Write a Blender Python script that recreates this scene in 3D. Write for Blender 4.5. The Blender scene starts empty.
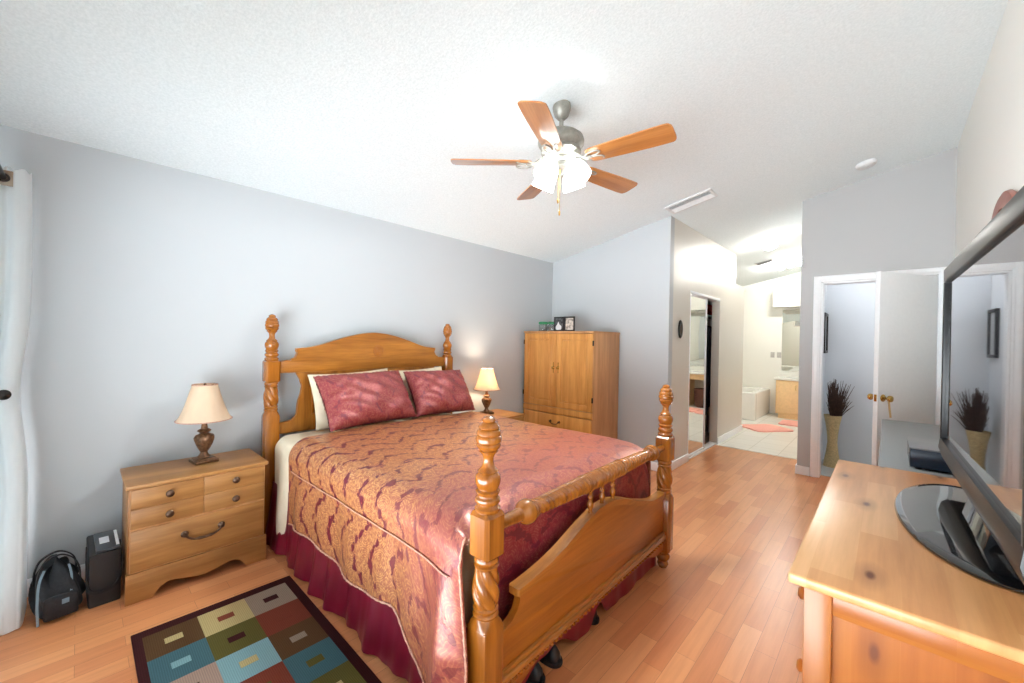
import bpy, bmesh, math, random
from math import sin, cos, pi, sqrt, atan2, radians, hypot, exp
from mathutils import Matrix, Vector
random.seed(7)
SC = bpy.context.scene
COL = SC.collection

# ------------------------------------------------------------------ camera
cam_d = bpy.data.cameras.new('camera')
cam = bpy.data.objects.new('camera', cam_d)
COL.objects.link(cam)
cam_d.sensor_fit = 'HORIZONTAL'; cam_d.sensor_width = 36.0
cam_d.lens = 403.6 * 36.0 / 1024.0
cam_d.clip_start = 0.02
_right = Vector((0.731177, 0.681928, 0.018848))
_down = Vector((0.016284, 0.010175, -0.999816))
_fwd = Vector((-0.681994, 0.731349, -0.003665))
_m = Matrix((_right, -_down, -_fwd)).transposed().to_4x4()
_m.translation = Vector((0, 0, 1.38))
cam.matrix_world = _m
SC.camera = cam

# ------------------------------------------------------------------ world, made-up light bands through the patio door, exposure
W = bpy.data.worlds.new('added_daylight_bands'); SC.world = W; W.use_nodes = True
_wt = W.node_tree
_bg = _wt.nodes['Background']
_tc = _wt.nodes.new('ShaderNodeTexCoord'); _sp = _wt.nodes.new('ShaderNodeSeparateXYZ'); _rp = _wt.nodes.new('ShaderNodeValToRGB')
_wt.links.new(_tc.outputs['Generated'], _sp.inputs[0]); _mr = _wt.nodes.new('ShaderNodeMapRange')
_mr.inputs['From Min'].default_value = -1; _mr.inputs['From Max'].default_value = 1
_wt.links.new(_sp.outputs['Z'], _mr.inputs['Value']); _wt.links.new(_mr.outputs[0], _rp.inputs[0])
_el = _rp.color_ramp.elements                        # made-up brightness outside the patio door by elevation, shaped to light the ceiling evenly:
_el.new(0.5); _el.new(0.5)
for _e, (_p, _c) in zip(_el, ((0.20, (0.10, 0.12, 0.12, 1)),      # steep angles kept dim, for less light on the near ceiling
                              (0.27, (0.88, 0.96, 1.0, 1)),       # bright band added below the horizon, throws light up into the room
                              (0.475, (0.88, 0.96, 1.0, 1)),
                              (0.51, (0.035, 0.04, 0.045, 1)))):    # kept dark from the horizon up, so little light falls on the floor
    _e.position = _p; _e.color = _c
_wt.links.new(_rp.outputs[0], _bg.inputs['Color'])
_bg.inputs['Strength'].default_value = 18.0
SC.view_settings.view_transform = 'Standard'
SC.view_settings.look = 'None'
SC.view_settings.gamma = 1.0
SC.view_settings.use_curve_mapping = False
SC.view_settings.exposure = 0.06
SC.cycles.max_bounces = 10
SC.cycles.diffuse_bounces = 7
SC.cycles.sample_clamp_indirect = 6.0
SC.cycles.caustics_reflective = False
SC.cycles.caustics_refractive = False
SC.cycles.use_denoising = True
FAN_GLOW, FAN_BULB, LAMP_W, BATH_GLOW = 5.5, 1500.0, 13.0, 78.0

# ------------------------------------------------------------------ materials
def S(r, g, b):
    f = lambda c: (c / 12.92 if c <= 0.04045 else ((c + 0.055) / 1.055) ** 2.4)
    return (f(r / 255), f(g / 255), f(b / 255), 1)
class NT:
    def __init__(s, name):
        s.m = bpy.data.materials.new(name); s.m.use_nodes = True
        s.t = s.m.node_tree; s.b = s.t.nodes['Principled BSDF']
    def n(s, typ, **kw):
        nd = s.t.nodes.new(typ)
        for k, v in kw.items():
            if k.startswith('i_'): nd.inputs[k[2:].replace('_', ' ')].default_value = v
            else: setattr(nd, k, v)
        return nd
    def l(s, a, b): s.t.links.new(a, b)
    def set(s, **kw):
        for k, v in kw.items():
            s.b.inputs[k.replace('_', ' ')].default_value = v
    def ramp(s, fac, stops):
        r = s.n('ShaderNodeValToRGB'); e = r.color_ramp.elements
        while len(e) < len(stops): e.new(0.5)
        for el, (p, c) in zip(e, stops): el.position = p; el.color = c
        s.l(fac, r.inputs[0]); return r.outputs[0]
    def math(s, op, a, b=None, c=None):
        nd = s.n('ShaderNodeMath', operation=op)
        for i, v in enumerate((a, b, c)):
            if v is None: continue
            if isinstance(v, (int, float)): nd.inputs[i].default_value = v
            else: s.l(v, nd.inputs[i])
        return nd.outputs[0]
    def mix(s, fac, a, b):
        nd = s.n('ShaderNodeMix', data_type='RGBA')
        for i, v in ((0, fac), (6, a), (7, b)):
            if isinstance(v, (int, float, tuple)): nd.inputs[i].default_value = v
            else: s.l(v, nd.inputs[i])
        return nd.outputs[2]
    def coord(s, out='Object', scale=(1, 1, 1), rot=(0, 0, 0)):
        c = s.n('ShaderNodeTexCoord'); mp = s.n('ShaderNodeMapping')
        mp.inputs['Scale'].default_value = scale; mp.inputs['Rotation'].default_value = rot
        s.l(c.outputs[out], mp.inputs['Vector']); return mp.outputs[0]
    def noise(s, vec, scale, detail=3, rough=0.5, out='Fac'):
        nd = s.n('ShaderNodeTexNoise'); nd.inputs['Scale'].default_value = scale
        nd.inputs['Detail'].default_value = detail; nd.inputs['Roughness'].default_value = rough
        s.l(vec, nd.inputs['Vector']); return nd.outputs[out]
    def bump(s, h, strength=0.2, dist=0.01):
        nd = s.n('ShaderNodeBump'); nd.inputs['Strength'].default_value = strength
        nd.inputs['Distance'].default_value = dist
        s.l(h, nd.inputs['Height']); s.l(nd.outputs[0], s.b.inputs['Normal'])
    def color(s, c): s.l(c, s.b.inputs['Base Color'])

def plain(name, col, rough=0.5, metal=0.0, spec=0.5, var=0.06, scale=30, bump=0.0, **kw):
    t = NT(name); v = t.coord()
    n = t.noise(v, scale, 3)
    d = tuple(c * (1 - var) for c in col[:3]) + (1,); e = tuple(min(1, c * (1 + var)) for c in col[:3]) + (1,)
    t.color(t.ramp(n, [(0.3, d), (0.7, e)]))
    t.set(Roughness=rough, Metallic=metal)
    t.b.inputs['Specular IOR Level'].default_value = spec
    if bump: t.bump(n, bump, 0.005)
    for k, x in kw.items(): t.b.inputs[k.replace('_', ' ')].default_value = x
    return t.m

def wood(name, light, dark, axis='x', rough=0.35, knots=0.0, fine=1.0, coat=0.0, strength=1.0):
    t = NT(name)
    long_, wide = 1.2 * fine, 16.0 * fine
    sc = {'x': (long_, wide, wide), 'y': (wide, long_, wide), 'z': (wide, wide, long_)}[axis]
    v = t.coord('Object', sc)
    n1 = t.noise(v, 1.0, 4, 0.55)
    sc2 = tuple(c * 5 for c in sc)
    n2 = t.noise(t.coord('Object', sc2), 1.0, 2, 0.6)
    f = t.math('ADD', t.math('MULTIPLY', n1, 0.72), t.math('MULTIPLY', n2, 0.28))
    mid = tuple((a + b) / 2 for a, b in zip(light, dark))
    col = t.ramp(f, [(0.33, dark), (0.5, mid), (0.66, light)])
    if knots:
        vk = t.n('ShaderNodeTexVoronoi', feature='F1'); vk.inputs['Scale'].default_value = 1.0
        ks = {'x': (2.0, 5.5, 5.5), 'y': (5.5, 2.0, 5.5), 'z': (5.5, 5.5, 2.0)}[axis]
        w = t.coord('Object', ks); t.l(w, vk.inputs['Vector'])
        kf = t.ramp(vk.outputs['Distance'], [(0.05, (1, 1, 1, 1)), (0.13, (0, 0, 0, 1))])
        kk = t.math('MULTIPLY', kf, knots)
        col = t.mix(kk, col, tuple(c * 0.35 for c in dark[:3]) + (1,))
    t.color(col)
    t.set(Roughness=rough); t.b.inputs['Coat Weight'].default_value = coat; t.b.inputs['Coat Roughness'].default_value = 0.15
    t.bump(n2, 0.06, 0.003)
    return t.m

def pine(name, axis, across, tones, knot):
    """glued pine boards along `axis`, side by side along `across`, with knots"""
    t = NT(name)
    rot = {('y', 'x'): (0, 0, radians(90)), ('z', 'x'): (radians(90), 0, radians(90)), ('x', 'z'): (radians(90), 0, 0)}[(axis, across)]
    sx = t.n('ShaderNodeTexCoord').outputs['Object']
    sep = t.n('ShaderNodeSeparateXYZ'); t.l(sx, sep.inputs[0])
    cmb = t.n('ShaderNodeCombineXYZ'); ax = {'x': 0, 'y': 1, 'z': 2}
    t.l(sep.outputs[ax[axis]], cmb.inputs[0]); t.l(sep.outputs[ax[across]], cmb.inputs[1])
    b = t.n('ShaderNodeTexBrick', offset=0.43, offset_frequency=2); t.l(cmb.outputs[0], b.inputs['Vector'])
    b.inputs['Color1'].default_value = (0, 0, 0, 1); b.inputs['Color2'].default_value = (1, 1, 1, 1); b.inputs['Mortar'].default_value = (.3, .3, .3, 1)
    b.inputs['Scale'].default_value = 1.0; b.inputs['Mortar Size'].default_value = 0.0004; b.inputs['Brick Width'].default_value = 0.62; b.inputs['Row Height'].default_value = 0.083
    base = t.ramp(b.outputs['Color'], [(k / (len(tones) - 1), c) for k, c in enumerate(tones)])
    mp = t.n('ShaderNodeMapping'); mp.inputs['Scale'].default_value = (1.6, 26, 1); t.l(cmb.outputs[0], mp.inputs[0])
    g = t.noise(mp.outputs[0], 1.0, 4, 0.6)
    gr = t.ramp(g, [(0.30, (0.80, 0.72, 0.62, 1)), (0.62, (1.04, 1.02, 1.0, 1))])
    m = t.n('ShaderNodeMix', data_type='RGBA', blend_type='MULTIPLY'); m.inputs[0].default_value = 0.8
    t.l(base, m.inputs[6]); t.l(gr, m.inputs[7])
    mk = t.n('ShaderNodeMapping'); mk.inputs['Scale'].default_value = (3.2, 8.0, 1); t.l(cmb.outputs[0], mk.inputs[0])
    vk = t.n('ShaderNodeTexVoronoi', feature='F1', voronoi_dimensions='2D'); vk.inputs['Scale'].default_value = 1.0; t.l(mk.outputs[0], vk.inputs['Vector'])
    pick = t.n('ShaderNodeSeparateColor'); t.l(vk.outputs['Color'], pick.inputs[0])
    on = t.math('LESS_THAN', pick.outputs[0], knot)
    k1 = t.ramp(vk.outputs['Distance'], [(0.04, (1, 1, 1, 1)), (0.10, (0.35, .35, .35, 1)), (0.30, (0, 0, 0, 1))])
    c = t.mix(t.math('MULTIPLY', k1, on), m.outputs[2], S(112, 58, 30))
    t.color(c); t.set(Roughness=0.32); t.b.inputs['Coat Weight'].default_value = 0.12; t.b.inputs['Coat Roughness'].default_value = 0.2
    return t.m

def glow(name, col, strength):
    t = NT(name); t.set(Roughness=0.3); t.b.inputs['Base Color'].default_value = col
    t.b.inputs['Emission Color'].default_value = col; t.b.inputs['Emission Strength'].default_value = strength
    return t.m

def wallpaint(name, col, rough=0.55):
    t = NT(name); v = t.coord()
    n = t.noise(v, 160, 2); n2 = t.noise(v, 1.3, 2)
    t.color(t.ramp(n2, [(0.3, tuple(c * 0.985 for c in col[:3]) + (1,)), (0.7, col)]))
    t.set(Roughness=rough); t.bump(n, 0.05, 0.003); return t.m

M = {}
M['wall_blue'] = wallpaint('blue_grey_paint', S(188, 191, 194))
M['wall_grey'] = wallpaint('grey_paint', S(184, 183, 183), 0.5)
M['wall_white'] = wallpaint('warm_white_paint', S(240, 238, 232))
M['wall_hall'] = wallpaint('satin_grey_paint', S(214, 208, 198), 0.36)
M['wall_bath'] = wallpaint('cream_bath_paint', S(236, 234, 226))
M['wall_room'] = wallpaint('pale_blue_paint', S(222, 226, 231))
M['trim'] = plain('white_trim_paint', S(246, 247, 249), 0.3, var=0.015)
M['door_paint'] = plain('white_door_paint', S(242, 243, 245), 0.35, var=0.015)

def _ceiling():
    t = NT('popcorn_ceiling'); v = t.coord()
    n = t.noise(v, 85, 4, 0.65)
    t.color(t.ramp(n, [(0.35, S(229, 238, 241)), (0.65, S(241, 249, 252))]))
    t.set(Roughness=0.9); t.bump(n, 0.28, 0.010); return t.m
M['ceiling'] = _ceiling()

def _floor():
    t = NT('cherry_laminate')
    v = t.coord('Object', (1, 1, 1), (0, 0, radians(90)))
    b = t.n('ShaderNodeTexBrick', offset=0.37, offset_frequency=2, squash=1.0)
    t.l(v, b.inputs['Vector'])
    b.inputs['Color1'].default_value = (0, 0, 0, 1); b.inputs['Color2'].default_value = (1, 1, 1, 1)
    b.inputs['Mortar'].default_value = (0.1, 0.1, 0.1, 1)
    b.inputs['Scale'].default_value = 1.0; b.inputs['Mortar Size'].default_value = 0.0007
    b.inputs['Brick Width'].default_value = 0.42; b.inputs['Row Height'].default_value = 0.084
    base = t.ramp(b.outputs['Color'], [(0.0, S(208, 132, 86)), (0.35, S(217, 145, 95)), (0.7, S(222, 151, 100)), (1.0, S(228, 160, 110))])
    g = t.noise(t.coord('Object', (42, 2.2, 1)), 1.0, 4, 0.6)
    gr = t.ramp(g, [(0.32, (0.86, 0.83, 0.80, 1)), (0.6, (1, 1, 1, 1))])
    m = t.n('ShaderNodeMix', data_type='RGBA', blend_type='MULTIPLY'); m.inputs[0].default_value = 0.8
    t.l(base, m.inputs[6]); t.l(gr, m.inputs[7])
    m2 = t.mix(t.math('MULTIPLY', b.outputs['Fac'], 0.6), m.outputs[2], S(120, 70, 48))
    t.color(m2); t.set(Roughness=0.3)
    t.b.inputs['Specular IOR Level'].default_value = 0.45
    t.bump(g, 0.02, 0.002); return t.m
M['floor'] = _floor()

def _tile():
    t = NT('white_floor_tile'); v = t.coord()
    b = t.n('ShaderNodeTexBrick', offset=0.0); t.l(v, b.inputs['Vector'])
    b.inputs['Color1'].default_value = S(236, 233, 226); b.inputs['Color2'].default_value = S(230, 227, 219)
    b.inputs['Mortar'].default_value = S(205, 200, 190); b.inputs['Scale'].default_value = 1.0
    b.inputs['Brick Width'].default_value = 0.33; b.inputs['Row Height'].default_value = 0.33; b.inputs['Mortar Size'].default_value = 0.004
    t.color(b.outputs['Color']); t.set(Roughness=0.25); return t.m
M['tile'] = _tile()
M['vinyl'] = plain('grey_vinyl', S(168, 170, 168), 0.4)

OAK_L, OAK_D = S(186, 120, 46), S(128, 74, 22)
M['oak_z'] = wood('honey_oak_upright', OAK_L, OAK_D, 'z', 0.3, coat=0.25)
M['oak_y'] = wood('honey_oak_crosswise', OAK_L, OAK_D, 'y', 0.3, coat=0.25)
M['oak_panel'] = wood('honey_oak_panel', S(176, 107, 32), S(136, 76, 18), 'y', 0.3, coat=0.2)
M['oak_turned'] = wood('honey_oak_turned', S(176, 106, 32), S(122, 66, 16), 'z', 0.24, coat=0.4)
M['lam_y'] = wood('oak_laminate', S(180, 129, 74), S(140, 93, 48), 'y', 0.4)
M['lam_z'] = wood('oak_laminate_upright', S(174, 122, 68), S(136, 88, 44), 'z', 0.4)
M['arm_z'] = wood('armoire_oak', S(220, 160, 88), S(182, 120, 56), 'z', 0.35)
M['arm_side'] = wood('armoire_oak_side', S(206, 152, 102), S(168, 116, 70), 'z', 0.45)
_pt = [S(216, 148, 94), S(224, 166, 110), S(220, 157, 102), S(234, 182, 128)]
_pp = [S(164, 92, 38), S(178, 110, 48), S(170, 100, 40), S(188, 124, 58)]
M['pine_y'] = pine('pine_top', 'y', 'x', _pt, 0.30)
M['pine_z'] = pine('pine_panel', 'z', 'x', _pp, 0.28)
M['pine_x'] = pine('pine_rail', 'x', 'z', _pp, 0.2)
M['bath_oak'] = plain('pale_maple', S(232, 196, 146), 0.4)
M['bronze'] = plain('aged_bronze', S(96, 74, 60), 0.35, 0.85, var=0.3, scale=60)
M['lamp_bronze'] = plain('rubbed_bronze_resin', S(112, 80, 56), 0.4, 0.55, var=0.45, scale=70)
M['brass'] = plain('polished_brass', S(200, 160, 90), 0.2, 1.0)
M['dark_metal'] = plain('dark_metal', S(50, 46, 44), 0.4, 0.8)
M['fan_metal'] = plain('pewter_fan_metal', S(150, 146, 138), 0.42, 0.55, var=0.12, scale=50)
M['steel'] = plain('white_enamel_metal', S(228, 229, 230), 0.35)
M['hinge_white'] = plain('painted_hinge', S(215, 215, 215), 0.4)
M['black_cloth'] = plain('black_nylon', S(24, 25, 30), 0.75, var=0.3, scale=90, bump=0.3)
M['black_plastic'] = plain('black_plastic', S(30, 31, 34), 0.45)
M['grey_plastic'] = plain('grey_plastic', S(70, 74, 80), 0.4)
M['label_white'] = plain('white_label', S(220, 222, 226), 0.5)
M['slate_trim'] = plain('slate_webbing', S(110, 128, 140), 0.7)
M['gloss_black'] = plain('gloss_black', S(16, 16, 18), 0.06, spec=0.6, var=0.02, Coat_Weight=0.6, Coat_Roughness=0.03)
M['screen'] = plain('tv_screen_glass', S(22, 23, 26), 0.03, spec=0.9, var=0.01, IOR=1.7, Coat_Weight=1.0, Coat_Roughness=0.02, Coat_IOR=1.6)
M['shoe'] = plain('black_shoe_leather', S(26, 29, 34), 0.35)
M['mirror'] = plain('mirror_glass', S(240, 242, 240), 0.015, 1.0, var=0.005)
M['cream_cloth'] = plain('cream_cotton', S(232, 218, 192), 0.85, var=0.03, scale=12, bump=0.15)
M['mattress'] = plain('mattress_ticking', S(224, 208, 178), 0.85, var=0.05, scale=24, bump=0.3)
M['tub'] = plain('white_acrylic', S(240, 238, 232), 0.2, var=0.01)
M['pink'] = plain('pink_bath_mat', S(238, 170, 156), 0.95, var=0.08, scale=200, bump=0.5)
M['brown_wicker'] = plain('brown_wicker', S(82, 46, 34), 0.7, var=0.4, scale=80, bump=0.4)
M['green_cloth'] = plain('sage_green', S(176, 190, 140), 0.8)
M['navy'] = plain('navy_cloth', S(26, 30, 48), 0.8, var=0.2)
M['red_cloth'] = plain('red_cloth', S(196, 60, 56), 0.8)
M['vase'] = plain('straw_vase', S(200, 178, 130), 0.6, var=0.18, scale=60, bump=0.3)
M['twig'] = plain('dark_twigs', S(70, 48, 38), 0.8, var=0.35, scale=40)
M['frame_black'] = plain('black_frame', S(28, 26, 28), 0.4)
M['red_wood'] = plain('reddish_wood', S(150, 96, 84), 0.4, var=0.1)
M['green_lid'] = plain('green_lid', S(40, 130, 78), 0.4)
M['dvd_top'] = plain('grey_player_top', S(120, 120, 122), 0.35)
M['dvd_front'] = plain('dark_player_front', S(24, 36, 52), 0.25)
M['ribbon'] = plain('tan_ribbon', S(214, 180, 130), 0.7)
M['fan_cherry'] = wood('fan_blade_wood', S(196, 132, 74), S(150, 88, 40), 'x', 0.3, coat=1.0)
M['fan_shade'] = glow('lit_fan_shade', (0.94, 1.0, 0.99, 1), FAN_GLOW)
M['fan_bulb'] = glow('lit_fan_bulb', (0.92, 1.0, 1.0, 1), FAN_BULB)
M['bar_bulb'] = glow('lit_bar_bulb', (1.0, 0.965, 0.90, 1), 300.0)
M['bath_globe'] = glow('lit_bath_globe', (1.0, 0.96, 0.89, 1), BATH_GLOW)
M['bulb'] = glow('lit_bulb', (1.0, 0.84, 0.62, 1), 30.0)

def _glassjar():
    t = NT('clear_jar'); t.set(Roughness=0.08); t.b.inputs['Base Color'].default_value = S(226, 232, 230)
    t.b.inputs['Transmission Weight'].default_value = 0.85; return t.m
M['jar'] = _glassjar()
M['jar_fill'] = plain('mixed_sweets', S(190, 178, 168), 0.6, var=0.5, scale=160)

def _shade(name, col, trans):
    t = NT(name); t.set(Roughness=0.8)
    v = t.coord(); n = t.noise(t.coord('Object', (60, 60, 4)), 1.0, 2)
    t.color(t.ramp(n, [(0.3, tuple(c * 0.94 for c in col[:3]) + (1,)), (0.7, col)]))
    tr = t.n('ShaderNodeBsdfTranslucent'); tr.inputs[0].default_value = col
    mx = t.n('ShaderNodeMixShader'); mx.inputs[0].default_value = trans
    out = t.t.nodes['Material Output']
    t.l(t.b.outputs[0], mx.inputs[1]); t.l(tr.outputs[0], mx.inputs[2]); t.l(mx.outputs[0], out.inputs[0])
    return t.m
M['shade'] = _shade('cream_silk_shade', S(246, 226, 200), 0.45)
M['curtain'] = _shade('white_curtain', S(246, 249, 250), 0.45)

def _stripe_cloth():
    t = NT('grey_woven_cloth')
    w = t.n('ShaderNodeTexWave', wave_type='BANDS', bands_direction='Y'); w.inputs['Scale'].default_value = 14
    w.inputs['Distortion'].default_value = 2.0; w.inputs['Detail'].default_value = 2
    t.l(t.coord(), w.inputs['Vector'])
    t.color(t.ramp(w.outputs['Fac'], [(0.2, S(128, 130, 132)), (0.8, S(156, 158, 158))])); t.set(Roughness=0.5)
    return t.m
M['grey_cloth'] = _stripe_cloth()

def _damask(name, gold, deep, rose, scale=1.0, deepw=0.5, rosew=0.35, rough=0.33, border=0.0):
    """woven damask: pale gold feathered fans with fine arcs, burgundy flecks strung between the fans"""
    t = NT(name)
    uv = t.n('ShaderNodeTexCoord').outputs['UV']
    nz_ = t.noise(uv, 7 * scale, 4, 0.62, 'Color')
    sub = t.n('ShaderNodeVectorMath', operation='SUBTRACT'); t.l(nz_, sub.inputs[0]); sub.inputs[1].default_value = (0.5, 0.5, 0.5)
    sca = t.n('ShaderNodeVectorMath', operation='SCALE'); t.l(sub.outputs[0], sca.inputs[0]); sca.inputs['Scale'].default_value = 0.06 / scale
    add = t.n('ShaderNodeVectorMath', operation='ADD'); t.l(uv, add.inputs[0]); t.l(sca.outputs[0], add.inputs[1])
    vo = t.n('ShaderNodeTexVoronoi', feature='F1', voronoi_dimensions='2D'); vo.inputs['Scale'].default_value = 8.5 * scale; vo.inputs['Randomness'].default_value = 0.3
    t.l(add.outputs[0], vo.inputs['Vector'])
    d = vo.outputs['Distance']
    arcs = t.math('SINE', t.math('MULTIPLY', d, 75.0))
    arcs = t.ramp(arcs, [(0.30, (0, 0, 0, 1)), (0.70, (1, 1, 1, 1))])
    mpb = t.n('ShaderNodeMapping'); mpb.inputs['Scale'].default_value = (34 * scale, 20 * scale, 1); t.l(uv, mpb.inputs[0])
    big = t.noise(mpb.outputs[0], 1.0, 2, 0.5)
    fine = t.noise(uv, 55 * scale, 3, 0.65)
    ff = t.ramp(fine, [(0.42, (0, 0, 0, 1)), (0.56, (1, 1, 1, 1))])
    # burgundy flecks: where the fan rim meets a noise crest
    sxy = t.n('ShaderNodeSeparateXYZ'); t.l(add.outputs[0], sxy.inputs[0])
    row = t.math('ADD', t.math('MULTIPLY', sxy.outputs[0], 6.6 * scale), t.math('MULTIPLY', t.math('ABSOLUTE', t.math('SINE', t.math('MULTIPLY', sxy.outputs[1], 11.5 * scale))), 0.75))
    rr_ = t.math('ABSOLUTE', t.math('SUBTRACT', t.math('FRACT', row), 0.5))
    rim = t.math('SUBTRACT', 0.30, t.math('MULTIPLY', rr_, 1.35))
    fl = t.math('ADD', rim, t.math('MULTIPLY', t.math('SUBTRACT', big, 0.5), 1.15))
    fl = t.math('ADD', fl, t.math('MULTIPLY', t.math('SUBTRACT', fine, 0.5), 0.55))
    fl = t.ramp(fl, [(deepw * .3, (0, 0, 0, 1)), (deepw * .3 + 0.05, (1, 1, 1, 1))])
    g = t.mix(t.math('MULTIPLY', t.math('SUBTRACT', 1.0, arcs), rosew), gold, rose)
    g = t.mix(t.math('MULTIPLY', t.math('SUBTRACT', 1.0, ff), rosew * 1.3), g, rose)
    if border:                                         # satin sheen painted in as a rosier tone towards the foot and far side
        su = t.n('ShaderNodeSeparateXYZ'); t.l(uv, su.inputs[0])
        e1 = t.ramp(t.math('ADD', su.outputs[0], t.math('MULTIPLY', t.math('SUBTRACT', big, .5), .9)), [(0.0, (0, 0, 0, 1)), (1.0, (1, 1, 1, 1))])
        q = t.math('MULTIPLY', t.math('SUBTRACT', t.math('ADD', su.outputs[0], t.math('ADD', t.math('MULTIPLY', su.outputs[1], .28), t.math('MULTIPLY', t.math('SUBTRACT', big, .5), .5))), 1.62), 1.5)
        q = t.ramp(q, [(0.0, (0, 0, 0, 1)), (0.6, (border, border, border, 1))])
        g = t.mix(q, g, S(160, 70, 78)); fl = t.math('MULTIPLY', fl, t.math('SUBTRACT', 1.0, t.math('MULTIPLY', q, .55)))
    c = t.mix(fl, g, deep)
    t.color(c); t.set(Roughness=rough)
    t.b.inputs['Specular IOR Level'].default_value = 0.75
    t.l(t.math('MULTIPLY', t.math('SUBTRACT', 1.0, fl), 0.28), t.b.inputs['Metallic'])
    wr = t.noise(uv, 9, 3)
    t.bump(t.math('ADD', t.math('MULTIPLY', fl, -0.3), t.math('MULTIPLY', wr, 1.6)), 0.22, 0.010)
    return t.m
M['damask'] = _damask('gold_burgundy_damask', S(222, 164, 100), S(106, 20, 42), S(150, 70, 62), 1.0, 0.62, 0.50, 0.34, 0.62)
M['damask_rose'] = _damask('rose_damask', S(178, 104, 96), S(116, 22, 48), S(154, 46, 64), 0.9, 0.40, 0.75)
M['damask_sham'] = _damask('sham_damask', S(176, 104, 88), S(118, 26, 46), S(142, 46, 56), 1.0, 0.85, 0.72, 0.44)
M['satin'] = plain('burgundy_satin', S(122, 20, 44), 0.30, var=0.12, scale=8)
M['cord'] = plain('cream_cord', S(206, 160, 138), 0.6, var=0.25, scale=150)

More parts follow.
